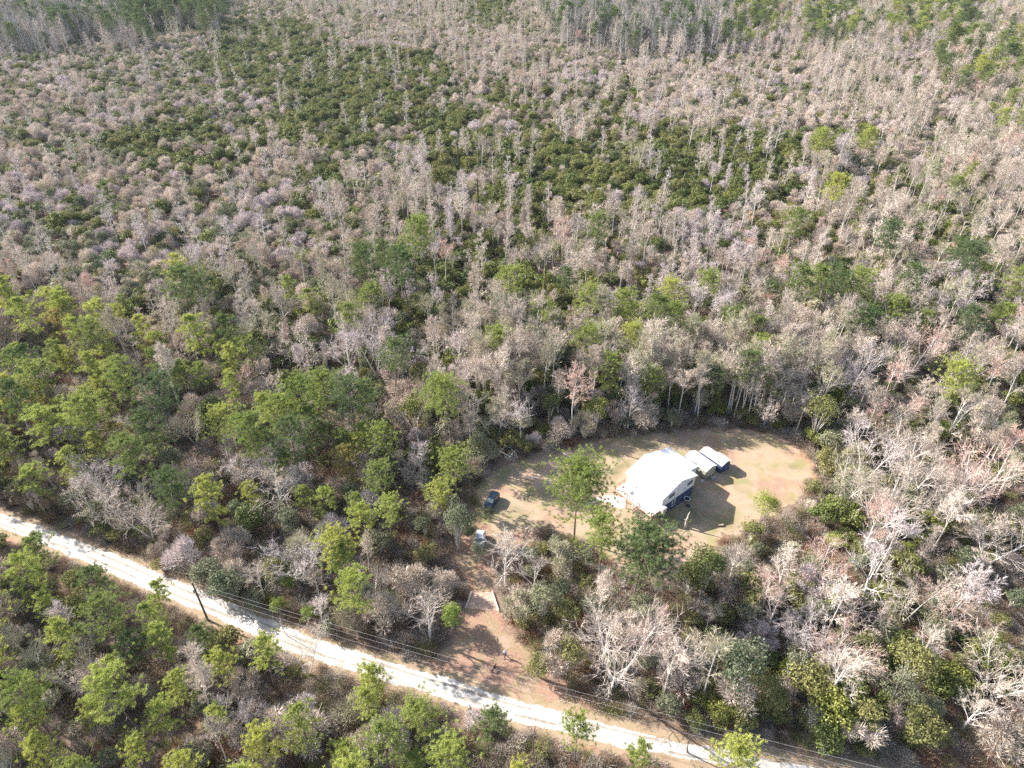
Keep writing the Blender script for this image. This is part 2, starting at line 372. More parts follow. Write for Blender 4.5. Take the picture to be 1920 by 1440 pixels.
# ground sheet
m, nt, p = mat_new("forest_floor")
f1 = noise_n(nt, .12, 6); f2 = noise_n(nt, 1.6, 8, rough=.7); f3 = noise_n(nt, 9, 4, rough=.7)
c1 = ramp(nt, f1, [(.3, (.10, .062, .042)), (.5, (.17, .10, .062)), (.62, (.27, .15, .09)), (.75, (.20, .14, .085))])
c2 = ramp(nt, f2, [(.3, (.07, .05, .035)), (.5, (.22, .145, .10)), (.7, (.36, .26, .19))])
c = mixc(nt, .55, c1, c2); c = mixc(nt, ramp(nt, f3, [(.35, (0, 0, 0)), (.7, (1, 1, 1))]), c, mixc(nt, .4, c, (.42, .32, .25)))
nt.links.new(c, p.inputs["Base Color"]); p.inputs["Roughness"].default_value = .95
bp_ = nt.nodes.new("ShaderNodeBump"); bp_.inputs["Strength"].default_value = .8; bp_.inputs["Distance"].default_value = .15
nt.links.new(f2, bp_.inputs["Height"]); nt.links.new(bp_.outputs[0], p.inputs["Normal"])
g = G(); g.add([(-1600, -300, 0), (1600, -300, 0), (1600, 2600, 0), (-1600, 2600, 0)], [(0, 1, 2, 3)], 0)
tag(g.obj("ground", m), kind="structure")

def sheet(name, x0, x1, y0, y1, cs, keep, z, mat, relief=0.0):
    """sheet of small cells kept where keep(X, Y) is true: gives a ragged natural edge"""
    xs = np.arange(x0, x1, cs); ys = np.arange(y0, y1, cs); nx, ny = len(xs), len(ys)
    X, Y = np.meshgrid(xs + cs / 2, ys + cs / 2, indexing='ij'); k = keep(X.ravel(), Y.ravel()).reshape(nx, ny)
    idx = -np.ones((nx + 1, ny + 1), int); use = np.zeros((nx + 1, ny + 1), bool)
    for a in (0, 1):
        for b in (0, 1): use[a:nx + a, b:ny + b] |= k
    ii, jj = np.nonzero(use); idx[ii, jj] = np.arange(len(ii))
    rng = np.random.default_rng(5); jx = rng.uniform(-.3, .3, len(ii)) * cs; jy = rng.uniform(-.3, .3, len(ii)) * cs
    zz = z + relief * np.clip(fbm(x0 + ii * cs, y0 + jj * cs, 3.0, 9) - .35, 0, 1)
    V = np.stack([x0 + ii * cs + jx, y0 + jj * cs + jy, zz], 1)
    ci, cj = np.nonzero(k); F = np.stack([idx[ci, cj], idx[ci + 1, cj], idx[ci + 1, cj + 1], idx[ci, cj + 1]], 1)
    g = G(); g.add(V, F, 0); return tag(g.obj(name, mat), kind="structure")

# lawn: dry winter grass with green and bare sandy patches
m, nt, p = mat_new("dry_lawn")
f1 = noise_n(nt, .13, 4); f2 = noise_n(nt, .45, 6); f3 = noise_n(nt, 4.5, 7, rough=.75); f4 = noise_n(nt, .21, 3)
c = ramp(nt, f1, [(.36, (.22, .19, .10)), (.45, (.37, .29, .19)), (.53, (.47, .34, .24)), (.62, (.37, .235, .165))])
c = mixc(nt, ramp(nt, f4, [(.50, (0, 0, 0)), (.62, (1, 1, 1))]), c, mixc(nt, .65, c, (.23, .24, .07)))
c = mixc(nt, ramp(nt, f2, [(.5, (0, 0, 0)), (.66, (1, 1, 1))]), c, mixc(nt, .5, c, (.50, .30, .18)))
c = mixc(nt, ramp(nt, f3, [(.3, (0, 0, 0)), (.75, (1, 1, 1))]), mixc(nt, .45, c, (.22, .16, .09)), c)
nt.links.new(c, p.inputs["Base Color"]); p.inputs["Roughness"].default_value = .95
bp_ = nt.nodes.new("ShaderNodeBump"); bp_.inputs["Strength"].default_value = .5; bp_.inputs["Distance"].default_value = .06
nt.links.new(f3, bp_.inputs["Height"]); nt.links.new(bp_.outputs[0], p.inputs["Normal"]); M['lawn'] = m
sheet("lawn", -12, 62, 70, 122, .2, lambda X, Y: sd_poly(X, Y, LAWN) < 3.2 * (fbm(X, Y, 2.4, 3) - .5) + .8 * (vnoise(X, Y, .5, 4) - .5), .012, m)
# driveway of orange sandy soil
m, nt, p = mat_new("sandy_track")
f1 = noise_n(nt, .25, 5); f3 = noise_n(nt, 3.5, 8, rough=.75)
c = ramp(nt, f1, [(.32, (.30, .18, .12)), (.46, (.46, .28, .20)), (.56, (.36, .28, .16)), (.68, (.52, .37, .28))])
c = mixc(nt, ramp(nt, f3, [(.35, (0, 0, 0)), (.7, (1, 1, 1))]), mixc(nt, .7, c, (.16, .09, .055)), c)
nt.links.new(c, p.inputs["Base Color"]); p.inputs["Roughness"].default_value = .95
bp_ = nt.nodes.new("ShaderNodeBump"); bp_.inputs["Strength"].default_value = .9; bp_.inputs["Distance"].default_value = .06
nt.links.new(f3, bp_.inputs["Height"]); nt.links.new(bp_.outputs[0], p.inputs["Normal"]); M['track'] = m
sheet("driveway", -16, 22, 46, 98, .2, lambda X, Y: (sd_poly(X, Y, DRIVE) < 2.4 * (fbm(X, Y, 2.0, 13) - .5) + .8 * (vnoise(X, Y, .45, 14) - .5)), .008, m)
SOIL = [poly_w([(1730, 1100), (1800, 1070), (1890, 1090), (1900, 1170), (1830, 1200), (1745, 1170)]), poly_w([(1760, 1340), (1840, 1320), (1870, 1400), (1860, 1470), (1770, 1460), (1750, 1400)]),
        poly_w([(1500, 790), (1540, 850), (1560, 850), (1545, 900), (1515, 900), (1490, 840)]), poly_w([(700, 930), (760, 900), (790, 960), (740, 1010), (690, 990)]), poly_w([(620, 770), (655, 780), (690, 860), (650, 870)]),
        poly_w([(1040, 1380), (1100, 1370), (1110, 1440), (1020, 1440)]), poly_w([(0, 1000), (60, 1010), (60, 1040), (0, 1030)]), poly_w([(410, 1180), (520, 1220), (500, 1260), (420, 1230)])]
def sd_soil(X, Y): return np.min([sd_poly(X, Y, q) for q in SOIL], axis=0)
sheet("bare_soil", -110, 75, 36, 128, .35, lambda X, Y: sd_soil(X, Y) < 4.5 * (fbm(X, Y, 3.0, 53) - .5) + 1.0 * (vnoise(X, Y, .6, 54) - .5), .006, plain("orange_soil", (.36, .22, .14), .95, var=.35, scale=1.2))
# verge and road
m, nt, p = mat_new("road_verge")
f1 = noise_n(nt, .5, 5); f3 = noise_n(nt, 4, 7, rough=.75)
c = ramp(nt, f1, [(.3, (.30, .21, .13)), (.5, (.40, .30, .20)), (.7, (.28, .24, .11))])
c = mixc(nt, ramp(nt, f3, [(.35, (0, 0, 0)), (.7, (1, 1, 1))]), mixc(nt, .5, c, (.20, .13, .08)), c)
nt.links.new(c, p.inputs["Base Color"]); p.inputs["Roughness"].default_value = .95
sheet("road_verge", -170, 70, 24, 140, .2, lambda X, Y: d_road(X, Y) < 2.5 + 1.7 * (fbm(X, Y, 2.2, 23) - .5) + .7 * (vnoise(X, Y, .5, 24) - .5), .016, m)
m, nt, p = mat_new("white_gravel")
f1 = noise_n(nt, .3, 5); f3 = noise_n(nt, 5, 8, rough=.75)
c = ramp(nt, f1, [(.3, (.40, .36, .30)), (.48, (.53, .49, .44)), (.65, (.62, .59, .54))])
c = mixc(nt, ramp(nt, f3, [(.25, (0, 0, 0)), (.6, (1, 1, 1))]), mixc(nt, .35, c, (.50, .42, .34)), c)
nt.links.new(c, p.inputs["Base Color"]); p.inputs["Roughness"].default_value = .9
sheet("gravel_road", -170, 70, 24, 140, .15, lambda X, Y: d_road(X, Y) < np.interp(X, [-100, -60, 0, 25], [1.3, 1.6, 1.5, .95]) + .8 * (fbm(X, Y, 2.5, 33) - .5) + .3 * (vnoise(X, Y, .35, 34) - .5), .024, m)
def ribbon(name, off, wd, z, mat, jag):
    n_ = len(RDS); d = np.gradient(RDS, axis=0); d /= np.linalg.norm(d, axis=1, keepdims=True); nn = np.stack([-d[:, 1], d[:, 0]], 1); rg = np.random.default_rng(77)
    V = []; F = []
    a = off + (vnoise(np.arange(n_) * 1.0, np.zeros(n_), 9, 5) - .5) * .3; w_ = wd * (.5 + vnoise(np.arange(n_) * 1.0, np.zeros(n_), 4, 6))
    for i in range(n_): V += [(*(RDS[i] + nn[i] * (a[i] - w_[i] / 2)), z), (*(RDS[i] + nn[i] * (a[i] + w_[i] / 2)), z)]
    g = G(); g.add(V, [(2 * i, 2 * i + 2, 2 * i + 3, 2 * i + 1) for i in range(n_ - 1) if vnoise(np.array([i * 1.0]), np.array([off * 9.0]), 5, 8)[0] > jag], 0); tag(g.obj(name, mat), kind="structure")
tr_m = plain("packed_track", (.33, .29, .24), .9, var=.25, scale=1.5)
ribbon("wheel_track", -.62, .34, .030, tr_m, .42); ribbon("wheel_track", .66, .34, .030, tr_m, .42)
# pale concrete path by the deck
PATHP = poly_w([(1098, 946), (1112, 934), (1140, 929), (1154, 929), (1170, 935), (1175, 944), (1165, 956), (1154, 950), (1138, 942), (1118, 942), (1102, 952)])
sheet("path", 6, 28, 84, 98, .2, lambda X, Y: sd_poly(X, Y, PATHP) < .25 * (vnoise(X, Y, .5, 44) - .5), .020, plain("pale_sand", (.66, .58, .52), .9, var=.12))

# ------------------------------------------------------------------ where every tree stands
ZONES = [  # 24 cells of 80 px across the photo, 18 down: what the woodland is there
    "tttddggllllelttttfbfbffb",
    "gllggeelleoelllllllmmlff",
    "gllleggeoeooololllllmblb",
    "llleeolggmvevlvvvvobblbb",
    "lllllllmgmmlvvvvvmobmbbb",
    "gggllgmmmbmmbbbmmbbmbbbb",
    "mgmgfmmgbfmbmbbmbbbfbbfb",
    "pppmmmmbbmbbfbbfbbffbbff",
    "ppppppmbbbbbbbbbbfbbbbbb",
    "pppppqpppmmmbmmmmbbbbbrr",
    "ppqqqqpppmm.....mfrrrrmm",
    "qsqpqqpppqps......rrrrrr",
    "qqsqpspqpqsss....rrrrrrr",
    "ppspsssppsq.sqqss.rrrrrs",
    "ppppqsqsqss.ssrsrrrrrsss",
    "pppppqqsssss.sgrsrrrroer",
    "ppppppqpppqq..qssgoeosrr",
    "pppppppppppqqqqqqssoooor"]
MIX = {  # zone: (p tall, {tall}, p low, {low})
    't': (.9, {'C': .7, 'Bt': .2, 'Pd': .1}, .6, {'L': .3, 'G': .4, 'E': .3}), 'd': (.85, {'Pd': .3, 'C': .7}, .8, {'E': .7, 'G': .3}),
    'l': (.09, {'C': .6, 'Bt': .4}, .88, {'L': .72, 'O': .09, 'G': .12, 'E': .07}), 'g': (.03, {'C': 1}, .98, {'L': .42, 'G': .40, 'E': .18}),
    'e': (.02, {'C': 1}, .98, {'E': .74, 'O': .14, 'G': .06, 'L': .06}), 'o': (.02, {'C': 1}, .98, {'O': .5, 'E': .25, 'L': .25}),
    'b': (.62, {'Bt': .82, 'Bs': .08, 'Pf': .05, 'C': .05}, .72, {'L': .22, 'O': .22, 'E': .32, 'G': .24}),
    'm': (.42, {'Bt': .75, 'C': .25}, .84, {'L': .34, 'E': .26, 'G': .2, 'O': .2}),
    'v': (.22, {'Bt': .35, 'C': .3, 'V': .35}, .95, {'E': .6, 'O': .25, 'G': .15}),
    'p': (.54, {'Py': .6, 'Pf': .12, 'Bt': .16, 'Bs': .12}, .55, {'S': .35, 'G': .15, 'O': .2, 'L': .3}),
    'q': (.22, {'Py': .35, 'Pf': .2, 'Bs': .45}, .62, {'S': .4, 'G': .15, 'O': .15, 'L': .3}),
    'r': (.30, {'Bs': .4, 'Bt': .6}, .74, {'L': .2, 'O': .24, 'G': .24, 'E': .12, 'S': .2}),
    'f': (.6, {'Pf': .24, 'Bt': .76}, .8, {'L': .3, 'E': .15, 'G': .3, 'O': .25}),
    's': (.06, {'Bs': .7, 'Py': .3}, .62, {'S': .3, 'O': .2, 'G': .15, 'L': .35}),
    '.': (0, {'C': 1}, 0, {'O': 1})}
TINT = {  # kind: (patterns, bark, [(crown material, weight)], scale range, category, singular)
    'Py': ('Py', 4, 'bark_pine', [('pine_yellow', .62), ('pine_mid', .33), ('pine_brown', .05)], (.7, 1.15)),
    'Pf': ('Pm', 4, 'bark_pine', [('pine_mid', .6), ('pine_dark', .25), ('pine_yellow', .15)], (.8, 1.1)),
    'Pd': ('Pm', 4, 'bark_pine', [('pine_dark', 1)], (1.0, 1.3)),
    'Bt': ('Bt', 8, 'bark_grey', [('twig_beige', .70), ('twig_lilac', .14), ('twig_pink', .05), ('twig_moss', .11)], (.45, 1.08)),
    'Bs': ('Bs', 4, 'bark_pale', [('twig_beige', .6), ('twig_lilac', .15), ('twig_pink', .1), ('twig_moss', .15)], (.55, 1.0)),
    'C': ('C', 3, 'bark_grey', [('twig_beige', .6), ('twig_lilac', .4)], (.75, 1.15)),
    'L': ('L', 4, 'bark_grey', [('twig_beige', .66), ('twig_lilac', .2), ('twig_moss', .14)], (.42, 1.3)),
    'E': ('E', 3, 'bark_pine', [('ever_dark', .6), ('olive', .4)], (.6, 1.5)),
    'G': ('G', 3, 'bark_grey', [('ever_grey', .8), ('twig_moss', .2)], (.6, 1.1)),
    'O': ('O', 3, 'bark_grey', [('olive', .8), ('ever_dark', .1), ('lime', .1)], (.8, 1.4)),
    'S': ('S', 4, 'bark_grey', [('scrub_brown', .45), ('scrub_red', .2), ('scrub_grey', .25), ('olive', .1)], (.8, 1.6)),
    'V': ('V', 3, 'bark_grey', [('ever_dark', .75), ('olive', .25)], (.8, 1.1))}
rng = np.random.default_rng(2024)
T = []  # every plant: [kind, pattern no., crown material, x, y, scale, rz]
def pick_tint(k):
    tt = TINT[k][3]; r = rng.uniform(0, sum(w_ for _, w_ in tt)); s = 0
    for n_, w_ in tt:
        s += w_
        if r <= s: return n_
    return tt[-1][0]
def zone_at(px, py):
    i = np.clip((px // 80).astype(int), 0, 23); j = np.clip((py // 80).astype(int), 0, 17)
    return [ZONES[b][a] for a, b in zip(i, j)]
PATCH = [(330, 58, 70, 22, 'e'), (510, 62, 90, 26, 'e'), (420, 112, 130, 40, 'e'), (240, 160, 60, 30, 'g'), (90, 250, 60, 30, 'g'), (560, 230, 100, 26, 'e'), (640, 60, 60, 16, 'g'), (960, 360, 70, 26, 'v'), (1200, 250, 120, 20, 'o'), (1560, 250, 80, 20, 'o'), (1780, 420, 60, 30, 'v'), (560, 115, 110, 60, 'e'), (470, 90, 80, 30, 'e'), (625, 165, 130, 50, 'e'), (440, 62, 50, 26, 'e'), (345, 85, 60, 30, 'g'), (270, 268, 90, 24, 'e'), (400, 282, 80, 28, 'o'),
         (770, 232, 160, 34, 'o'), (850, 170, 110, 40, 'o'), (700, 190, 70, 40, 'e'), (905, 232, 100, 30, 'o'), (1010, 175, 110, 22, 'o'), (1050, 285, 90, 42, 'e'), (1150, 335, 110, 48, 'e'),
         (1260, 335, 130, 46, 'e'), (1405, 320, 120, 40, 'v'), (1460, 272, 60, 26, 'e'), (1290, 285, 90, 40, 'v'), (1700, 232, 70, 26, 'm'), (820, 112, 46, 16, 'e'), (700, 120, 90, 30, 'e'),
         (200, 112, 90, 45, 'g'), (300, 130, 80, 40, 'g'), (350, 195, 70, 34, 'g'), (30, 150, 40, 60, 'g'), (110, 450, 130, 70, 'g'), (900, 290, 40, 30, 'v'), (830, 225, 50, 30, 'e'),
         (1130, 130, 200, 40, 'l'), (960, 90, 150, 40, 'l'), (1600, 330, 90, 26, 'o'), (1480, 420, 110, 22, 'o'), (1300, 360, 160, 30, 'e'), (600, 330, 50, 30, 'e'), (480, 200, 50, 22, 'o'),
         (640, 260, 60, 20, 'e'), (720, 330, 90, 26, 'm'), (880, 500, 110, 60, 'v'), (1040, 540, 60, 40, 'v'), (1590, 490, 50, 26, 'e'), (820, 560, 70, 40, 'v'), (560, 420, 90, 30, 'g')]
def scatter(sp, ymin, ymax, zc, layer, clear_r, maxd=900):
    ys = np.arange(ymin, ymax, sp); n0 = len(T)
    for y in ys:
        depth = y * CT + CAMH * ST; hw = 960 / FPX * depth + 22
        xs = np.arange(-hw, hw, sp); X = xs + rng.uniform(-.45, .45, len(xs)) * sp; Y = y + rng.uniform(-.45, .45, len(xs)) * sp
        px, py, dp = proj(X, Y, np.full(len(X), zc)); bx, by, _ = proj(X, Y, np.zeros(len(X)))
        ok = (py > -60) & (by > -20)
        jit = np.where(py < 420, 12, 24)
        zs = zone_at(px + rng.normal(size=len(X)) * jit, py + rng.normal(size=len(X)) * jit * .7)
        wob = 1 + 1.1 * (fbm(X, Y, 16, 91) - .5)
        for (cx, cy, rx, ry, ch) in PATCH:
            ins = ((px - cx) / rx) ** 2 + ((py - cy) / ry) ** 2 < wob ** 2
            for i in np.nonzero(ins)[0]: zs[i] = ch
        huge = fbm(X, Y, 22, 95); gv = fbm(X, Y, 11, 97)
        near = (Y < 150)
        if near.any():
            bad = np.zeros(len(X), bool)
            s1 = sd_poly(X[near], Y[near], LAWN); s2 = sd_poly(X[near], Y[near], DRIVE); s3 = d_road(X[near], Y[near]); s4 = sd_soil(X[near], Y[near])
            bad[near] = (s1 < clear_r) | (s2 < clear_r * .8) | (s3 < clear_r + 1.9) | (s4 < -1)
            ok &= ~bad
        for i in np.nonzero(ok)[0]:
            z = zs[i]
            if z == '.': z = 's' if Y[i] < 125 else 'b'
            pt, tm, pl, lm = MIX[z]
            pp, mm = (pt, tm) if layer == 'tall' else (pl, lm)
            if rng.uniform() > pp: continue
            ks = list(mm); k = ks[int(np.searchsorted(np.cumsum([mm[q] for q in ks]) / sum(mm.values()), rng.uniform()))]
            if k in 'LBtBs' and k != 'B' and layer == 'low' and gv[i] > .63 and rng.uniform() < .65: k = 'E' if rng.uniform() < .4 else 'G'
            t_ = TINT[k]; tt = pick_tint(k); sc_ = rng.uniform(*t_[4])
            if k in ('L', 'Bt', 'C') and tt in ('twig_beige', 'twig_lilac'): tt = 'twig_lilac' if huge[i] + rng.normal() * .06 > .66 else 'twig_beige'
            if z == 't' and k in ('C', 'Bt'): sc_ *= 1.35; tt = 'twig_dark' if rng.uniform() < .7 else tt
            if z == 'f' and k == 'Pf' and rng.uniform() < .25: tt = 'pine_dark'
            if py[i] < 60 and tt in ('twig_beige', 'twig_lilac') and rng.uniform() < .35: tt = 'twig_moss'
            if z == 'd': sc_ *= 1.1
            T.append([k, int(rng.integers(t_[1])), tt, X[i], Y[i], sc_, rng.uniform(0, 6.28)])

# --- pines and bare trees that can be told apart: crown centre in the photo, crown radius px, tint
HP = [(60, 1045, 38, 'm'), (165, 1092, 30, 'd'), (178, 1145, 46, 'm'), (75, 1115, 25, 'y'), (110, 1190, 38, 'y'), (240, 1198, 30, 'd'), (280, 1105, 27, 'm'),
      (370, 1180, 27, 'd'), (295, 1192, 33, 'y'), (415, 1232, 26, 'y'), (490, 1218, 36, 'y'), (30, 1290, 40, 'm'), (160, 1310, 22, 'y'), (290, 1330, 22, 'y'),
      (385, 1332, 30, 'y'), (60, 1385, 36, 'y'), (232, 1392, 30, 'y'), (500, 1392, 38, 'y'), (702, 1250, 36, 'y'), (684, 1292, 26, 'y'), (800, 1310, 50, 'm'),
      (910, 1348, 33, 'd'), (850, 1400, 45, 'y'), (570, 1362, 38, 'm'), (640, 1405, 36, 'y'), (1085, 1362, 30, 'm'), (1190, 1402, 24, 'm'), (1385, 1400, 44, 'y'),
      (980, 1432, 24, 'y'), (30, 1340, 30, 'y'), (200, 1250, 26, 'm'), (330, 1265, 26, 'y'), (120, 1430, 34, 'm'), (330, 1425, 32, 'y'), (760, 1420, 34, 'm'), (440, 1440, 30, 'y'),
      (400, 965, 36, 'y'), (262, 868, 36, 'm'), (335, 902, 40, 'd'), (632, 1005, 46, 'y'), (640, 1060, 34, 'm'), (722, 932, 28, 'y'), (716, 808, 27, 'm'), (708, 872, 28, 'm'),
      (640, 868, 30, 'b'), (820, 900, 34, 'y'), (852, 852, 38, 'm'), (846, 772, 44, 'm'), (815, 730, 34, 'm'), (560, 760, 46, 'm'), (600, 722, 42, 'm'),
      (585, 805, 38, 'm'), (500, 770, 30, 'y'), (300, 758, 46, 'd'), (252, 742, 30, 'm'), (65, 702, 30, 'd'), (52, 772, 38, 'd'), (90, 812, 36, 'y'), (132, 800, 30, 'y'),
      (50, 612, 28, 'y'), (115, 622, 24, 'b'), (212, 620, 28, 'y'), (262, 640, 25, 'y'), (382, 650, 33, 'y'), (432, 652, 28, 'd'), (470, 660, 28, 'm'),
      (350, 562, 44, 'd'), (338, 520, 36, 'y'), (20, 560, 25, 'y'), (102, 570, 26, 'y'), (215, 400, 24, 'd'), (655, 612, 36, 'm'), (772, 478, 36, 'm'), (765, 540, 42, 'd'),
      (1000, 622, 28, 'm'), (1045, 636, 20, 'd'), (1125, 622, 32, 'm'), (1190, 562, 22, 'y'), (1222, 600, 36, 'm'), (1262, 580, 28, 'm'), (1310, 598, 26, 'm'),
      (1385, 575, 20, 'd'), (1430, 655, 32, 'm'), (1600, 535, 36, 'm'), (1682, 562, 30, 'm'), (1745, 575, 25, 'm'), (1825, 602, 32, 'd'), (1892, 580, 30, 'm'),
      (1850, 500, 25, 'y'), (1350, 690, 24, 'd'), (1222, 690, 24, 'm'), (585, 560, 22, 'm'), (540, 545, 20, 'm'), (1060, 505, 18, 'd'),
      (160, 640, 26, 'y'), (20, 690, 30, 'm'), (180, 700, 28, 'y'), (215, 720, 28, 'm'), (150, 740, 26, 'y'), (10, 830, 30, 'm'), (430, 720, 22, 'y')]
HB = [(800, 1148, 52, 11.5, 'twig_beige', 0), (485, 1090, 30, 8, 'twig_beige', 0), (270, 975, 42, 9, 'twig_beige', 1), (185, 905, 30, 9, 'twig_lilac', 1), (518, 915, 30, 12, 'twig_beige', 2),
      (948, 1050, 62, 12, 'twig_beige', 0), (1160, 1235, 78, 13, 'twig_beige', 1), (1135, 1195, 50, 11, 'twig_beige', 3), (1700, 820, 80, 14, 'twig_beige', 1), (1640, 850, 60, 13, 'twig_lilac', 2),
      (1720, 890, 70, 14, 'twig_beige', 2), (1820, 905, 55, 12, 'twig_pink', 1), (1780, 800, 50, 12, 'twig_beige', 3), (1640, 990, 50, 11, 'twig_pink', 0), (1870, 1010, 66, 12, 'twig_beige', 2),
      (1640, 1080, 45, 11, 'twig_lilac', 3), (1380, 1055, 34, 11, 'twig_beige', 0), (1540, 1065, 38, 10, 'twig_pink', 2), (1440, 1115, 36, 10, 'twig_pink', 0), (1450, 1150, 40, 9, 'twig_beige', 3),
      (1520, 1195, 36, 9, 'twig_lilac', 1), (1580, 1220, 44, 9, 'twig_pink', 1), (1305, 1235, 32, 9, 'twig_beige', 0), (1385, 1240, 30, 7, 'twig_beige', 3), (1230, 1205, 26, 9, 'twig_pink', 2),
      (1880, 1270, 60, 9, 'twig_beige', 1), (1830, 1330, 50, 9, 'twig_beige', 3), (1740, 1210, 40, 8, 'twig_beige', 0), (700, 660, 44, 13, 'twig_lilac', 1), (650, 675, 30, 12, 'twig_lilac', 3),
      (860, 660, 34, 13, 'twig_lilac', 0), (770, 760, 30, 11, 'twig_pink', 1), (1600, 700, 46, 14, 'twig_lilac', 1), (1690, 690, 40, 14, 'twig_beige', 0), (1500, 620, 34, 13, 'twig_pink', 0),
      (1180, 770, 26, 9, 'twig_lilac', 0), (1720, 655, 30, 13, 'twig_pink', 1), (600, 1150, 22, 7, 'twig_lilac', 0), (690, 1090, 30, 9, 'twig_beige', 2), (420, 1330, 24, 7, 'twig_lilac', 0),
      (460, 1350, 20, 6, 'twig_lilac', 3), (1345, 690, 30, 13, 'twig_moss', 0), (1000, 1080, 30, 8, 'twig_beige', 3), (1890, 900, 40, 10, 'twig_moss', 0), (1660, 945, 60, 13, 'twig_beige', 1),
      (1590, 905, 44, 11, 'twig_moss', 2), (1760, 950, 50, 12, 'twig_beige', 0), (570, 1230, 20, 8, 'twig_beige', 2)]
HG = [(1530, 806, 36, 'olive', 'K'), (1556, 838, 26, 'ever_grey', 'G'), (845, 1150, 20, 'lime', 'G'), (845, 1165, 22, 'lime', 'G'), (856, 1004, 36, 'ever_grey', 'K'), (900, 860, 34, 'ever_grey', 'K'), (1565, 1020, 24, 'lime', 'O'),
      (1480, 1252, 22, 'lime', 'E'), (1510, 1262, 26, 'ever_dark', 'E'), (1850, 1235, 36, 'ever_dark', 'K'), (1700, 1260, 48, 'olive', 'K'), (1680, 1300, 34, 'ever_grey', 'K'), (1380, 1290, 56, 'ever_grey', 'K'),
      (1440, 1310, 34, 'olive', 'K'), (1010, 1250, 26, 'olive', 'G'), (1070, 1235, 30, 'olive', 'G'), (1320, 1095, 40, 'ever_dark', 'K'), (1290, 1100, 30, 'olive', 'G'), (1520, 1360, 34, 'olive', 'O'),
      (1620, 1360, 34, 'olive', 'G'), (1720, 1370, 40, 'olive', 'G'), (1640, 1330, 26, 'ever_dark', 'E'), (1550, 1390, 34, 'ever_dark', 'G'), (390, 1090, 30, 'ever_grey', 'G'), (430, 1110, 34, 'ever_grey', 'G'), (520, 1075, 28, 'olive', 'G'),
      (300, 1060, 20, 'olive', 'O'), (480, 1130, 26, 'ever_grey', 'O'), (660, 1135, 20, 'lime', 'G'), (520, 1130, 16, 'lime', 'G'), (575, 1150, 16, 'lime', 'G'), (1020, 1140, 34, 'ever_grey', 'K'), (1060, 1160, 30, 'olive', 'G'),
      (400, 790, 30, 'ever_dark', 'G'), (130, 1265, 34, 'ever_dark', 'G'), (55, 940, 28, 'scrub_brown', 'G'), (780, 790, 30, 'ever_dark', 'K'), (1430, 960, 26, 'lime', 'K'), (1410, 1000, 24, 'olive', 'G'),
      (1120, 780, 26, 'ever_dark', 'K'), (1030, 770, 24, 'ever_dark', 'K'), (1080, 760, 24, 'olive', 'G'), (898, 1034, 18, 'ever_grey', 'G'), (915, 958, 13, 'ever_grey', 'G'), (882, 1000, 16, 'ever_grey', 'G'), (1590, 930, 26, 'ever_grey', 'K'), (1550, 880, 26, 'olive', 'G'), (1750, 830, 20, 'olive', 'G')]
scale_px = lambda X, Y, Z: FPX / proj(X, Y, Z)[2]
def hero(px, py, rpx, kind, pat, tint, h0, rad0, zc, hs=None):
    c_ = at(px, py, zc); s = rpx / scale_px(c_.x, c_.y, zc) / rad0
    return [kind, pat, tint, c_.x, c_.y, s, (px * 7.3) % 6.28, hs]
tn = {'m': 'pine_mid', 'y': 'pine_yellow', 'd': 'pine_dark', 'b': 'pine_brown'}
HERO = []
for i, (x, y, r, t_) in enumerate(HP):
    young = (y > 1040 or (x < 700)) and r < 40
    if young: HERO.append(hero(x, y, r, 'Py', i % 4, tn[t_], 14, 2.9, 9.5))
    else: HERO.append(hero(x, y, r, 'Pf', i % 4, tn[t_], 18.5, 4.4, 13.0))
    HERO[-1][5] = min(1.3, max(.75, HERO[-1][5]))
# the big pines around the yard: base placed from the visible trunk foot
for (bx, by, s, t_, pt) in [(1076, 1012, 1.001, 'pine_mid', 0), (1120, 1108, .98, 'pine_mid', 1), (1184, 1134, 1.1, 'pine_dark', 2)]:
    c_ = at(bx, by); HERO.append(['PX' if s > 1 else 'Pf', pt % 3, t_, c_.x, c_.y, s, bx * 1.3, None])
for i, (x, y, r, h, t_, v) in enumerate(HB):
    c_ = at(x, y, h * .6); s = max(h / 11.5, r / scale_px(c_.x, c_.y, h * .6) / 4.6)
    s = min(s, 1.12); HERO.append(['Bs', v, t_, c_.x, c_.y, s, x * .7, None])
for i, (x, y, r, t_, k) in enumerate(HG):
    h_, rad_ = PAT[k + '0'][3:]; c_ = at(x, y, h_ * .45); s = r / scale_px(c_.x, c_.y, 2) / rad_
    HERO.append([k, i % 2, t_, c_.x, c_.y, s, x * .7, None])
TINT['PX'] = ('PX', 3, 'bark_pine', [('pine_mid', 1)], (1, 1)); TINT['K'] = ('K', 2, 'bark_grey', [('ever_grey', 1)], (.8, 1.1))

scatter(4.1, 38, 860, 10, 'tall', 1.4)
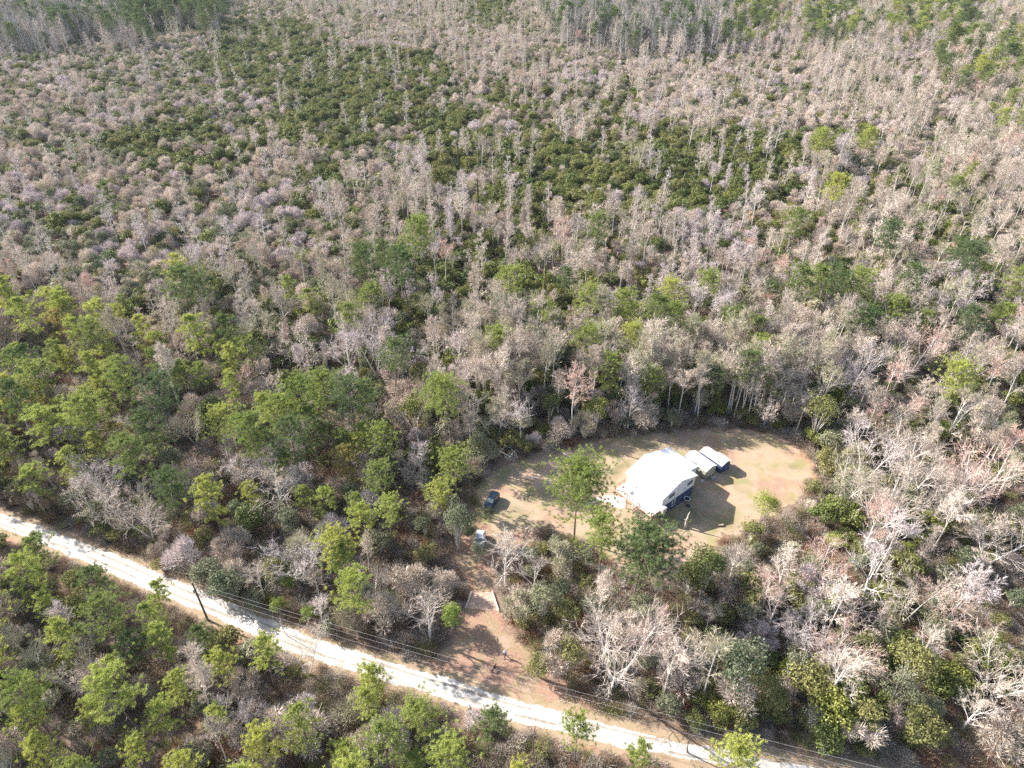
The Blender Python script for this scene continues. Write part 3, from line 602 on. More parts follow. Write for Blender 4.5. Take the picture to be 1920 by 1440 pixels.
# the wall of slim, close-standing trees straight behind the clearing
for i in range(190):
    bx = rng.uniform(880, 1560); by = 792 - 104 * rng.uniform(0, 1) ** 1.2 + (0 if bx < 1450 else -20); c_ = at(bx, by)
    if sd_poly(np.array([c_.x]), np.array([c_.y]), LAWN)[0] < 2.5: continue
    pn = rng.uniform() < .07
    T.append(['Pf' if pn else 'Bt', int(rng.integers(4)) if pn else int((5, 4, 2, 0, 7)[rng.integers(5)]), 'pine_mid' if pn else ('twig_beige' if rng.uniform() < .7 else 'twig_moss'), c_.x, c_.y, rng.uniform(.75, 1.05), rng.uniform(0, 6.28)])
tall = T; T = []
HX = np.array([[h[3], h[4], PAT[TINT[h[0]][0] + '0'][4] * h[5]] for h in HERO])
def free(t, f=.75):
    if t[4] > 330: return True
    d = np.hypot(HX[:, 0] - t[3], HX[:, 1] - t[4]); r_ = PAT[TINT[t[0]][0] + '0'][4] * t[5]
    return not (d < (HX[:, 2] + r_) * f).any()
tall = [t for t in tall if free(t, .62 if t[0][0] == 'P' else .5)]
# keep the sight line over the lawn and road open: no tall crown drawn across them
def blocks(t, z=None):
    h_, r_ = PAT[TINT[t[0]][0] + '0'][3:]; h_ *= t[5]; r_ *= t[5] * .7
    for zz in (h_ * .55, h_ * .85, h_):
        k = CAMH / (CAMH - zz); X = np.array([t[3] * k, t[3] * k - r_, t[3] * k + r_]); Y = np.full(3, t[4] * k)
        if (sd_poly(X, Y, LAWN) < -.3).any() or (d_road(X, Y) < 1.9).any() or (sd_poly(X, Y, DRIVE) < -.5).any(): return True
    return False
tall = [t for t in tall if t[4] > 120 or not blocks(t)]
scatter(3.1, 40, 870, 4, 'low', .9)
low = [t for t in T if t[4] > 118 or not blocks(t)]; T = []
print("tall", len(tall), "low", len(low), "hero", len(HERO))

# ------------------------------------------------------------------ individuals: the largest-showing of each kind
KIND = {'Py': 'pine_tree', 'PX': 'pine_tree', 'Pf': 'pine_tree', 'Pd': 'pine_tree', 'Bt': 'bare_tree', 'Bs': 'bare_tree', 'C': 'bare_tree', 'L': 'leafless_bush', 'E': 'evergreen_bush', 'G': 'evergreen_bush',
        'K': 'evergreen_tree', 'O': 'evergreen_bush', 'S': 'dry_bush', 'V': 'vine_covered_trunk'}
CATG = {'pine_tree': 'pine tree', 'bare_tree': 'bare tree', 'leafless_bush': 'bush', 'evergreen_bush': 'bush', 'evergreen_tree': 'tree', 'dry_bush': 'bush', 'vine_covered_trunk': 'tree'}
LIMIT = {'pine_tree': 300, 'bare_tree': 300, 'leafless_bush': 200, 'evergreen_bush': 260, 'evergreen_tree': 60, 'dry_bush': 0, 'vine_covered_trunk': 30}
def on_screen(t):
    h_ = PAT[TINT[t[0]][0] + '0'][3] * t[5]; x_, y_, _ = proj(t[3], t[4], h_ * .65); return -15 < x_ < 1935 and -10 < y_ < 1455
def dist(t): return math.sqrt(t[3] ** 2 + t[4] ** 2 + CAMH ** 2) / (PAT[TINT[t[0]][0] + '0'][4] * t[5]) ** .5
byk = {}
for t in HERO: byk.setdefault(KIND[t[0]], []).append((0, dist(t), t[:7]))
for t in tall + low: byk.setdefault(KIND[t[0]], []).append((1, dist(t), t))
WOOD = []; IND = []
for k, L_ in byk.items():
    vis = sorted([q for q in L_ if on_screen(q[2])], key=lambda q: (q[0], q[1])); hid = [q for q in L_ if not on_screen(q[2])]
    IND += [(k, q[2]) for q in vis[:LIMIT[k]]]; WOOD += [q[2] for q in vis[LIMIT[k]:] + hid]
# labels -------------------------------------------------------------------------------------------------
def region(px, py):
    """place in words, from the foot of the plant in the photo"""
    ry = np.interp(px, [0, 300, 560, 860, 1160, 1447, 1920], [975, 1095, 1207, 1297, 1382, 1437, 1500])
    if py > ry:
        return "below the road near the left edge" if px < 200 else "below the road's left stretch" if px < 420 else "below the road by the power pole" if px < 620 else "below the road's middle stretch" if px < 900 else "below the road's right stretch"
    if 870 < px < 1560 and py > 1000:
        if px < 1040: return "just right of the driveway"
        return ("below the lawn by the big pines" if px < 1260 else "below the lawn's right half") if py < 1190 else ("above the road right of the driveway" if px < 1260 else "above the road in the lower right")
    if px >= 1560 and py > 1000: return ("in the lower right woods" if py < 1220 else "near the bottom right corner") + ("" if px < 1740 else " by the edge")
    if px < 900 and py > 960: return "just above the road's left stretch" if px < 330 else "just above the road's pole stretch" if px < 620 else "left of the driveway" 
    if px < 920 and py > 760: return "in the left woods, far left" if px < 200 else "in the left woods, middle" if px < 460 else "in the woods left of the clearing" if px < 700 else "beside the lawn's left end"
    if px >= 1480 and py > 760: return "right of the lawn" if px < 1700 else "well right of the lawn"
    if py > 680: return ("in the pine stand at the left" if px < 330 else "in the pine stand's right part" if px < 640 else "behind the clearing's left end" if px < 960 else "right behind the lawn" if px < 1250 else "behind the sheds" if px < 1500 else "in the woods at the right")
    if py > 540: return ("in the far pine rows at left" if px < 330 else "beyond the pine stand" if px < 640 else "in the middle woods" if px < 1000 else "in the deep woods behind the house" if px < 1400 else "in the pale woods at right")
    return ("at the very top " if py < 40 else "in the far woods " if py < 200 else "in the distant woods ") + ("by the left edge" if px < 300 else "at left" if px < 640 else "left of centre" if px < 960 else "right of centre" if px < 1280 else "at right" if px < 1600 else "by the right edge")
LOOK = {'twig_dark': 'dark grey bare', ('pine_tree', 'pine_yellow'): "yellow-green pine", ('pine_tree', 'pine_mid'): "mid-green pine", ('pine_tree', 'pine_dark'): "dark green pine", ('pine_tree', 'pine_brown'): "brownish yellow pine",
        'twig_beige': "beige bare", 'twig_lilac': "lilac-grey bare", 'twig_pink': "pinkish bare", 'twig_moss': "mossy bare", 'ever_dark': "dark evergreen", 'ever_grey': "grey-green",
        'olive': "olive-green", 'lime': "bright yellow-green", 'scrub_brown': "brown", 'scrub_red': "reddish", 'scrub_grey': "grey"}
NOUN = {'bare_tree': 'tree', 'leafless_bush': 'bush', 'evergreen_bush': 'bush', 'evergreen_tree': 'tree', 'vine_covered_trunk': 'vine-covered trunk', 'dry_bush': 'bush'}
ORD = "leftmost second third fourth fifth sixth seventh eighth ninth tenth eleventh twelfth thirteenth fourteenth fifteenth sixteenth seventeenth eighteenth nineteenth twentieth twenty-first twenty-second twenty-third twenty-fourth twenty-fifth twenty-sixth twenty-seventh twenty-eighth".split()
GRP = {'pine_tree': 'pine trees of the woods', 'bare_tree': 'leafless trees of the woods', 'leafless_bush': 'twiggy leafless bushes', 'evergreen_bush': 'green bushes among the trees', 'evergreen_tree': 'leafy trees at the wood edges', 'vine_covered_trunk': 'vine covered trunks in the swamp', 'dry_bush': 'dry bushes'}
lab = {}
for n_, (k, t) in enumerate(IND):
    px, py, _ = proj(t[3], t[4], 0); h_ = PAT[TINT[t[0]][0] + '0'][3] * t[5]
    if k == 'pine_tree': look = LOOK[(k, t[2])]; size = "tall " if h_ > 17.5 else "slender " if h_ < 13 else ""
    else: look = LOOK[t[2]] + " " + NOUN[k]; size = ("big " if h_ > 13 else "small " if h_ < 8 else "") if k == 'bare_tree' else ("small " if t[5] < .9 else "")
    lab.setdefault(size + look + " " + region(px, py), []).append((proj(t[3], t[4], h_ * .65)[0], n_))
LABEL = {}
for s_, L_ in lab.items():
    L_.sort()
    for i, (_, n_) in enumerate(L_):
        if len(L_) == 1: LABEL[n_] = s_
        elif i == 0: LABEL[n_] = s_ + ", leftmost of them"
        elif i == len(L_) - 1: LABEL[n_] = s_ + ", rightmost of them"
        elif i < len(ORD): LABEL[n_] = s_ + ", " + ORD[i] + " from left"
        else: LABEL[n_] = s_ + ", " + ORD[len(L_) - 1 - i if len(L_) - 1 - i < len(ORD) else len(ORD) - 1] + " from right"
def plant(k, t, label):
    TN = TINT[t[0]]; tm, cm, jm, h_, r_ = PAT[TN[0] + str(t[1])]
    o = empty(k, (t[3], t[4], 0), t[6]); o.rotation_euler = (.05 * math.sin(t[3] * 7.7), .05 * math.sin(t[4] * 5.3), t[6]); o.scale = (t[5], t[5], t[5] * (1 + .12 * math.sin(t[3] * 3.1)))
    tag(o, label, CATG[k], GRP[k])
    for nm, me, ma in (("trunk" if k not in ('evergreen_bush', 'leafless_bush', 'dry_bush') else "stem", tm, TN[2]), ("crown" if 'bush' not in k else "foliage", cm, t[2])):
        c_ = bpy.data.objects.new(nm, me); col.objects.link(c_); c_.parent = o
        c_.material_slots[0].link = 'OBJECT'; c_.material_slots[0].material = M[ma]
for n_, (k, t) in enumerate(IND): plant(k, t, LABEL[n_])
# ------------------------------------------------------------------ the rest of the woods and the undergrowth: one object per kind, instanced
def stuff(name, L_, label, cat):
    if not L_: return
    pc = bpy.data.collections.new(name + "_patterns"); keys = sorted({(TINT[t[0]][0] + str(t[1]), TINT[t[0]][2], t[2]) for t in L_})
    for i, (pk, bm_, cm_) in enumerate(keys):
        o = bpy.data.objects.new("%s_%03d" % (name, i), PAT[pk][2]); pc.objects.link(o)
        o.material_slots[0].link = 'OBJECT'; o.material_slots[0].material = M[bm_]
        o.material_slots[1].link = 'OBJECT'; o.material_slots[1].material = M[cm_]
    kid = {k: i for i, k in enumerate(keys)}; n = len(L_)
    me = bpy.data.meshes.new(name); me.vertices.add(n)
    me.vertices.foreach_set("co", np.array([(t[3], t[4], 0.0) for t in L_]).ravel())
    a = me.attributes.new("idx", 'INT', 'POINT'); a.data.foreach_set("value", [kid[(TINT[t[0]][0] + str(t[1]), TINT[t[0]][2], t[2])] for t in L_])
    a = me.attributes.new("rot", 'FLOAT_VECTOR', 'POINT'); tl = rng.normal(size=(n, 2)) * .035
    a.data.foreach_set("vector", np.stack([tl[:, 0], tl[:, 1], np.array([t[6] for t in L_])], 1).ravel())
    a = me.attributes.new("scl", 'FLOAT_VECTOR', 'POINT'); s_ = np.array([t[5] for t in L_]); a.data.foreach_set("vector", np.stack([s_, s_, s_ * rng.uniform(.82, 1.18, n)], 1).ravel())
    o = bpy.data.objects.new(name, me); col.objects.link(o); tag(o, label, cat, kind="stuff")
    ng = bpy.data.node_groups.new(name + "_nodes", 'GeometryNodeTree')
    ng.interface.new_socket("Geometry", in_out='INPUT', socket_type='NodeSocketGeometry'); ng.interface.new_socket("Geometry", in_out='OUTPUT', socket_type='NodeSocketGeometry')
    N = ng.nodes.new; gi = N('NodeGroupInput'); go = N('NodeGroupOutput'); ip = N('GeometryNodeInstanceOnPoints'); ci = N('GeometryNodeCollectionInfo')
    ci.inputs[0].default_value = pc; ci.inputs['Separate Children'].default_value = True; ci.inputs['Reset Children'].default_value = True
    ip.inputs['Pick Instance'].default_value = True
    def na(nm, ty):
        q = N('GeometryNodeInputNamedAttribute'); q.data_type = ty; q.inputs[0].default_value = nm; return [s for s in q.outputs if s.enabled][0]
    l = ng.links.new; l(gi.outputs[0], ip.inputs['Points']); l(ci.outputs[0], ip.inputs['Instance']); l(na("idx", 'INT'), ip.inputs['Instance Index'])
    l(na("rot", 'FLOAT_VECTOR'), ip.inputs['Rotation']); l(na("scl", 'FLOAT_VECTOR'), ip.inputs['Scale']); l(ip.outputs[0], go.inputs[0])
    md = o.modifiers.new("instances", 'NODES'); md.node_group = ng
by = {}
for t in WOOD: by.setdefault(KIND[t[0]], []).append(t)
stuff("far_pine_woodland", by.get('pine_tree'), "green pines of the farther woods", "pine trees")
stuff("far_bare_woodland", by.get('bare_tree'), "pale leafless trees filling the farther woods", "bare trees")
stuff("leafless_thicket", by.get('leafless_bush'), "beige and lilac leafless thicket spreading to the horizon", "thicket")
stuff("evergreen_thicket", (by.get('evergreen_bush') or []) + (by.get('evergreen_tree') or []), "dark green and olive bushes spread through the swamp", "thicket")
stuff("vine_covered_trunks", by.get('vine_covered_trunk'), "dark vine covered trunks in the swamp", "vines")
# undergrowth
U = list(by.get('dry_bush', []))
for y in np.arange(40, 175, 1.2):
    depth = y * CT + CAMH * ST; hw = 960 / FPX * depth + 8; xs = np.arange(-hw, hw, 1.2)
    X = xs + rng.uniform(-.7, .7, len(xs)); Y = y + rng.uniform(-.7, .7, len(xs))
    s1 = np.minimum(np.minimum(sd_poly(X, Y, LAWN), sd_poly(X, Y, DRIVE)), d_road(X, Y) - 2.5)
    dn = fbm(X, Y, 7, 61)
    for i in range(len(X)):
        if s1[i] < rng.uniform(-.1, 1.2) or rng.uniform() > (.35 + 1.3 * dn[i]): continue
        q = vnoise(X[i:i + 1], Y[i:i + 1], 9, 71)[0]; r_ = rng.uniform()
        tnt = ('scrub_red' if q > .7 else 'scrub_brown') if r_ < .45 else ('scrub_grey' if r_ < .78 else 'olive' if r_ < .92 else 'scrub_brown')
        U.append(['S', int(rng.integers(4)), tnt, X[i], Y[i], rng.uniform(.55, 1.25), rng.uniform(0, 6.28)])
stuff("undergrowth", U, "brown scrub and low brush over the forest floor", "undergrowth")
print("individuals", len(IND), "wood", len(WOOD), "under", len(U))
#--PART2--
# ------------------------------------------------------------------ buildings
def frame_obj(o, c, ang): o.location = (c[0], c[1], 0); o.rotation_euler = (0, 0, ang)
def metal_roof(name, c):
    m, nt, p = mat_new(name)
    g_ = nt.nodes.new("ShaderNodeTexCoord"); wv = nt.nodes.new("ShaderNodeTexWave"); wv.wave_type = 'BANDS'; wv.bands_direction = 'Y'
    wv.inputs["Scale"].default_value = 1.6; nt.links.new(g_.outputs["Object"], wv.inputs["Vector"])
    b_ = nt.nodes.new("ShaderNodeBump"); b_.inputs["Strength"].default_value = .35; b_.inputs["Distance"].default_value = .03
    nt.links.new(wv.outputs["Fac"], b_.inputs["Height"]); nt.links.new(b_.outputs[0], p.inputs["Normal"])
    f = noise_n(nt, .7, 6)
    nt.links.new(ramp(nt, f, [(.3, tuple(x * .9 for x in c)), (.7, c)]), p.inputs["Base Color"])
    p.inputs["Roughness"].default_value = .55
    return m
def siding(name, c, vert=False, sc_=9.0):
    m, nt, p = mat_new(name)
    g_ = nt.nodes.new("ShaderNodeTexCoord"); wv = nt.nodes.new("ShaderNodeTexWave"); wv.wave_type = 'BANDS'; wv.bands_direction = 'X' if vert else 'Z'
    wv.inputs["Scale"].default_value = sc_ / 6.28; nt.links.new(g_.outputs["Object"], wv.inputs["Vector"])
    b_ = nt.nodes.new("ShaderNodeBump"); b_.inputs["Strength"].default_value = .5; b_.inputs["Distance"].default_value = .02
    nt.links.new(wv.outputs["Fac"], b_.inputs["Height"]); nt.links.new(b_.outputs[0], p.inputs["Normal"])
    f = noise_n(nt, 1.1, 6); nt.links.new(ramp(nt, f, [(.3, tuple(x * .8 for x in c)), (.7, c)]), p.inputs["Base Color"])
    p.inputs["Roughness"].default_value = .6; return m
M['roof'] = metal_roof("white_metal_roof", (.72, .73, .74)); M['white'] = siding("white_siding", (.80, .82, .84)); M['navy'] = siding("navy_siding", (.05, .07, .16), True)
M['trim'] = plain("white_trim", (.82, .82, .80), .5, var=.05); M['tan'] = siding("cream_siding", (.40, .385, .31), True); M['tan_roof'] = metal_roof("shed_roof", (.70, .70, .67))
M['wood'] = plain("deck_lumber", (.42, .29, .22), .85, var=.3, scale=5); M['deck'] = plain("deck_boards_bleached", (.72, .68, .64), .8, var=.12, scale=6)
M['block'] = plain("concrete_block", (.42, .41, .39), .9, var=.2); M['dark'] = plain("dark_gap", (.03, .03, .03), .9)
m, nt, p = mat_new("window_glass"); p.inputs["Base Color"].default_value = (.03, .045, .05, 1); p.inputs["Roughness"].default_value = .08; p.inputs["Specular IOR Level"].default_value = .8; M['glass'] = m

HA = R(39.5); HC = np.array([28.2, 94.6]); WX, LY = 10.0, 9.2     # u: gable width, v: length; gable facing the camera is at v = -LY/2
house = empty("house", (HC[0], HC[1], 0), HA); tag(house, "two-storey house with white metal roof, white upper walls and navy blue lower walls", "house")
def gable_walls(x0, x1, y0, y1, z0, ze, zr, t=0):
    g = G(); xm = (x0 + x1) / 2
    V = [(x0, y0, z0), (x1, y0, z0), (x1, y0, ze), (xm, y0, zr), (x0, y0, ze), (x0, y1, z0), (x1, y1, z0), (x1, y1, ze), (xm, y1, zr), (x0, y1, ze)]
    g.add(V, np.zeros((0, 3), int), 0); g.F += [[0, 1, 2, 3, 4], [6, 5, 9, 8, 7], [0, 4, 9, 5], [1, 6, 7, 2]]; g.M += [0] * 4; return g
def slab(g, a, b, c, d, t=.09, mi=0):
    """roof plate through four corners, given thickness downwards"""
    V = [a, b, c, d] + [(q[0], q[1], q[2] - t) for q in (a, b, c, d)]
    g.add(V, [(0, 1, 2, 3), (7, 6, 5, 4), (0, 4, 5, 1), (1, 5, 6, 2), (2, 6, 7, 3), (3, 7, 4, 0)], mi)
hw, hl = WX / 2 - .35, LY / 2 - .3
g = G(); g.box(-hw, hw, -hl, hl, 0, 2.62); g.obj("lower_wall", M['navy'], house)
gable_walls(-hw - .03, hw + .03, -hl - .03, hl + .03, 2.625, 5.12, 6.62).obj("upper_wall", M['white'], house)
g = G(); ez, rz_ = 5.16, 6.78; X2, Y2 = WX / 2, LY / 2
slab(g, (-X2, -Y2, ez), (0, -Y2, rz_), (0, Y2, rz_), (-X2, Y2, ez)); slab(g, (0, -Y2, rz_), (X2, -Y2, ez), (X2, Y2, ez), (0, Y2, rz_))
for sgn in (-1, 1):
    for k in range(1, 15):
        yy = -Y2 + k * (2 * Y2) / 15; slab(g, (0, yy - .025, rz_ + .03), (sgn * X2, yy - .025, ez + .03), (sgn * X2, yy + .025, ez + .03), (0, yy + .025, rz_ + .03), .028)
for (vx, vy) in ((-1.6, 2.2), (1.9, -1.5)): g.tube([(vx, vy, 6.1), (vx, vy, 6.75)], [.07, .07], 8, cap=True)
rf = g.obj("roof", M['roof'], house)
g = G(); g.box(-.14, .14, -Y2 - .01, Y2 + .01, rz_ - .03, rz_ + .035); g.obj("ridge_cap", M['trim'], rf)
g = G(); n_ = 12   # eave trim boards on the gable
for sgn in (-1, 1): slab(g, (0, -Y2 - .03, rz_ - .06), (sgn * X2, -Y2 - .03, ez - .06), (sgn * X2, -Y2 - .003, ez - .06), (0, -Y2 - .003, rz_ - .06), .17)
g.obj("fascia", M['trim'], rf)
# lean-to on the far side
g = G(); y0, y1 = -Y2 + 1.9, Y2 + .1
slab(g, (X2 - .02, y0, 5.02), (X2 + 2.7, y0, 4.45), (X2 + 2.7, y1, 4.45), (X2 - .02, y1, 5.02)); g.obj("lean_to_roof", M['roof'], house)
g = G(); g.box(hw + .035, X2 + 2.45, y0 + .2, y1 - .2, 2.62, 4.36); g.obj("lean_to_wall", M['white'], house)
g = G(); g.box(hw + .035, X2 + 2.40, y0 + .22, y1 - .22, 0, 2.615); g.obj("lean_to_base", M['navy'], house)
def window(x, z, w_, h_, y, parent, rail=True):
    g = G(); t = .09
    for a in ((x - w_ / 2 - t, x - w_ / 2, z - h_ / 2 - t, z + h_ / 2 + t), (x + w_ / 2, x + w_ / 2 + t, z - h_ / 2 - t, z + h_ / 2 + t), (x - w_ / 2, x + w_ / 2, z + h_ / 2, z + h_ / 2 + t), (x - w_ / 2, x + w_ / 2, z - h_ / 2 - t, z - h_ / 2)):
        g.box(a[0], a[1], y - .06, y - .002, a[2], a[3])
    if rail: g.box(x - w_ / 2, x + w_ / 2, y - .05, y - .02, z - .03, z + .03)
    o = g.obj("window", M['trim'], parent); q = G(); q.box(x - w_ / 2 + .002, x + w_ / 2 - .002, y - .018, y - .004, z - h_ / 2 + .002, z + h_ / 2 - .002); q.obj("pane", M['glass'], o)
yf = -hl - .03
window(3.2, 4.15, 1.7, 1.0, yf, house); window(-2.1, 4.15, 1.7, .95, yf, house); window(-1.0, 1.55, .75, 1.3, -hl, house)
# deck along the left side, upper floor level, with stairs
DZ = 2.66; dx0, dx1, dy0, dy1 = -hw - 3.1, -hw - .04, -Y2 + .0, Y2 - .2
g = G(); nb = 22; bw = (dx1 - dx0) / nb
for i in range(nb): g.box(dx0 + i * bw + .012, dx0 + (i + 1) * bw - .012, dy0, dy1, DZ - .04, DZ)
deck = g.obj("deck_floor", M['deck'], house)
g = G()
g.box(dx0 - .05, dx0, dy0 - .05, dy1 + .05, DZ - .26, DZ - .02); g.box(dx0, dx1, dy0 - .05, dy0 - .002, DZ - .26, DZ - .02); g.box(dx0, dx1, dy1 + .002, dy1 + .05, DZ - .26, DZ - .02)
for i in range(6):
    yy = dy0 + .1 + i * (dy1 - dy0 - .3) / 5; g.box(dx0 + .002, dx1, yy, yy + .05, DZ - .24, DZ - .045)
g.obj("deck_joists", M['wood'], house)
for (x, y) in [(dx0 + .0, dy0), (dx0, dy0 + 2.9), (dx0, dy0 + 5.9), (dx0, dy1 - .12), (dx0 + 1.5, dy0), (dx0 + 1.5, dy1 - .12)]:
    g = G(); g.box(x, x + .13, y, y + .13, 0, DZ + (1.0 if x == dx0 else -.05)); g.obj("deck_post", M['wood'], house)
g = G(); s0, s1 = dy0 + 1.2, dy0 + 3.4     # opening for the stairs
def rail(g, a, b, z):
    a, b = np.array(a), np.array(b); L_ = np.linalg.norm(b - a); k = max(1, int(L_ / .16))
    for zz, r_ in ((z + 1.0, .045), (z + .55, .025), (z + .12, .03)): g.tube([(a[0], a[1], zz), (b[0], b[1], zz)], [r_, r_], 4)
    for i in range(k + 1):
        q = a + (b - a) * i / k
        if i % 8 == 0: g.tube([(q[0], q[1], z), (q[0], q[1], z + 1.0)], [.05, .05], 4)
rail(g, (dx0 + .06, dy0), (dx0 + .06, s0), DZ); rail(g, (dx0 + .06, s1), (dx0 + .06, dy1), DZ); rail(g, (dx0, dy1 - .05), (dx1, dy1 - .05), DZ); rail(g, (dx0, dy0 + .05), (dx0 + 2.2, dy0 + .05), DZ)
g.obj("deck_railing", M['wood'], house)
# stairs run alongside the deck down towards the front, with a landing half way
st = G(); xs0, xs1 = dx0 - 1.15, dx0 - .07; top_y = s1 - .1; n1 = 15
st.box(xs0, xs1, s1 - .05, s1 + .9, DZ - .1, DZ - .02)
for i in range(n1):
    yy = top_y - i * .29 - (.75 if i >= 7 else 0); zz = DZ - (i + 1) * DZ / (n1 + 1)
    st.box(xs0 + .06, xs1 - .06, yy - .27, yy, zz - .045, zz)
    if i == 6: st.box(xs0 + .02, xs1 - .02, yy - 1.02, yy - .27, zz - .05, zz - .005)
for xx in (xs0, xs1):
    ya, yb, yc, yd = top_y, top_y - 7 * .29, top_y - 7 * .29 - .75, top_y - n1 * .29 - .75; zb = DZ - 7 * DZ / (n1 + 1)
    for (p0, p1) in (((ya, DZ - .1), (yb, zb - .1)), ((yb, zb - .1), (yc, zb - .1)), ((yc, zb - .1), (yd, .05))):
        V = [(xx - .03, p0[0], p0[1] - .13), (xx + .03, p0[0], p0[1] - .13), (xx + .03, p0[0], p0[1] + .13), (xx - .03, p0[0], p0[1] + .13), (xx - .03, p1[0], p1[1] - .13), (xx + .03, p1[0], p1[1] - .13), (xx + .03, p1[0], p1[1] + .13), (xx - .03, p1[0], p1[1] + .13)]
        st.add(V, [(0, 1, 2, 3), (7, 6, 5, 4), (0, 4, 5, 1), (1, 5, 6, 2), (2, 6, 7, 3), (3, 7, 4, 0)], 0)
    st.tube([(xx, ya, DZ + .95), (xx, yb, zb + .95), (xx, yc, zb + .95), (xx, yd, 1.0)], [.045] * 4, 4)
    for (yy, zz) in ((ya, DZ), (yb, zb), (yc, zb), (yd + .1, .1)): st.tube([(xx, yy, 0), (xx, yy, zz + .95)], [.055, .055], 4)
st.obj("stairs", M['wood'], house)
# air conditioner on the corner of the deck
g = G(); g.box(-hw - .02, -hw + 1.25, -hl - .95, -hl - .1, 2.9, 3.7)
ac = G(); ac.box(-hw - .75, -hw + .35, -hl - 1.02, -hl - .1, DZ - .25, DZ + .62)
for i in range(9): ac.box(-hw - .7, -hw + .30, -hl - 1.035, -hl - 1.021, DZ - .15 + i * .085, DZ - .11 + i * .085)
ac.box(-hw - .6, -hw + .2, -hl - .9, -hl - .25, DZ + .621, DZ + .65)
aco = ac.obj("air_conditioner", plain("ac_grey", (.45, .44, .40), .6, var=.2), house)
q = G(); q.box(-hw - .85, -hw + .45, -hl - 1.1, -hl - .035, DZ - .33, DZ - .27); q.obj("bracket", M['wood'], aco)
# things on the deck
tb = G(); tb.box(-.55, .55, -.35, .35, .70, .74)
for sx in (-.5, .45):
    for sy in (-.3, .25): tb.box(sx, sx + .05, sy, sy + .05, 0, .70)
c_ = Matrix.Rotation(HA, 2) @ Vector((dx0 + 1.3, 2.6)); 
tbo = tb.obj("deck_table", M['block']); tbo.location = (HC[0] + c_.x, HC[1] + c_.y, DZ); tbo.rotation_euler = (0, 0, HA + .4)
tag(tbo, "small grey table on the white wooden deck of the house", "table")

# cream garden shed
SA = R(36); s1c = Vector((37.55, 101.35, 0)); shed = empty("garden_shed", s1c, SA); tag(shed, "cream shed with white roof between the house and the navy shed", "shed")
gable_walls(-1.45, 1.45, -2.7, 2.7, .32, 2.35, 2.95).obj("wall", M['tan'], shed)
g = G(); slab(g, (-1.62, -2.85, 2.33), (0, -2.85, 3.02), (0, 2.85, 3.02), (-1.62, 2.85, 2.33), .07); slab(g, (0, -2.85, 3.02), (1.62, -2.85, 2.33), (1.62, 2.85, 2.33), (0, 2.85, 3.02), .07); g.obj("roof", M['tan_roof'], shed)
g = G()
for x in (-1.3, 0, 1.15):
    for y in (-2.6, -.2, 2.3): g.box(x, x + .3, y, y + .35, 0, .318)
g.obj("block_piers", M['block'], shed)
g = G()
for (x, y) in ((-1.47, -2.72), (1.43, -2.72)): g.box(x, x + .06, y - .003, y + .06, .3, 2.33)
g.obj("corner_trim", M['dark'], shed)
g = G(); g.box(-.62, .62, -2.745, -2.703, .36, 2.2); dd = g.obj("double_door", plain("cream_door", (.46, .44, .36), .6), shed)
g = G(); g.box(-.01, .01, -2.76, -2.747, .38, 2.18); g.box(.08, .12, -2.79, -2.747, 1.2, 1.35); g.obj("handle", M['dark'], dd)
g = G(); g.box(-1.50, -1.453, -1.9, -1.2, 1.1, 1.8); ww = g.obj("window", M['trim'], shed); q = G(); q.box(-1.515, -1.501, -1.83, -1.27, 1.17, 1.73); q.obj("pane", M['glass'], ww)
c_ = s1c + Matrix.Rotation(SA, 3, 'Z') @ Vector((0.4, -3.35, 0)); g = G(); g.box(-.5, .5, -.28, .28, 0, .16); g.box(-.5, .5, 0, .28, .161, .30)
o = g.obj("block_step", M['block']); o.location = c_; o.rotation_euler = (0, 0, SA); tag(o, "grey concrete steps in front of the cream shed", "steps")
c_ = s1c + Matrix.Rotation(SA, 3, 'Z') @ Vector((-2.0, -2.6, 0)); g = G(); g.box(-.45, .45, -.3, .3, 0, .12); g.box(-.3, .35, -.2, .2, .121, .22)
o = g.obj("paver_stack", M['block']); o.location = c_; o.rotation_euler = (0, 0, SA + .2); tag(o, "low stack of grey pavers by the cream shed's left corner", "pavers")
# navy shed, two roof sections
s2c = Vector((41.05, 102.95, 0)); sh2 = empty("storage_shed", s2c, SA); tag(sh2, "navy blue shed with white metal roof in two sections, right of the cream shed", "shed")
gable_walls(-1.25, 1.35, -2.5, .35, 0, 2.15, 2.62).obj("front_wall", M['navy'], sh2); gable_walls(-1.25, 1.05, .36, 2.9, 0, 2.05, 2.50).obj("rear_wall", M['navy'], sh2)
g = G(); slab(g, (-1.42, -2.68, 2.12), (.05, -2.68, 2.72), (.05, .38, 2.72), (-1.42, .38, 2.12), .07); slab(g, (.05, -2.68, 2.72), (1.55, -2.68, 2.12), (1.55, .38, 2.12), (.05, .38, 2.72), .07); g.obj("front_roof", M['roof'], sh2)
rr_, nt, p = mat_new("stained_white_roof"); f = noise_n(nt, 1.3, 5)
nt.links.new(ramp(nt, f, [(.42, (.80, .80, .80)), (.62, (.62, .50, .50)), (.7, (.70, .68, .68))]), p.inputs["Base Color"]); p.inputs["Roughness"].default_value = .5
g = G(); slab(g, (-1.38, .42, 2.02), (-.1, .42, 2.57), (-.1, 3.05, 2.57), (-1.38, 3.05, 2.02), .07); slab(g, (-.1, .42, 2.57), (1.2, .42, 2.02), (1.2, 3.05, 2.02), (-.1, 3.05, 2.57), .07); g.obj("rear_roof", rr_, sh2)
g = G(); g.box(-.4, .45, -2.545, -2.503, .05, 1.95); q = g.obj("door", plain("navy_door", (.05, .08, .22), .5), sh2); g = G(); g.box(.32, .38, -2.60, -2.547, 1.0, 1.12); g.obj("handle", M['trim'], q)

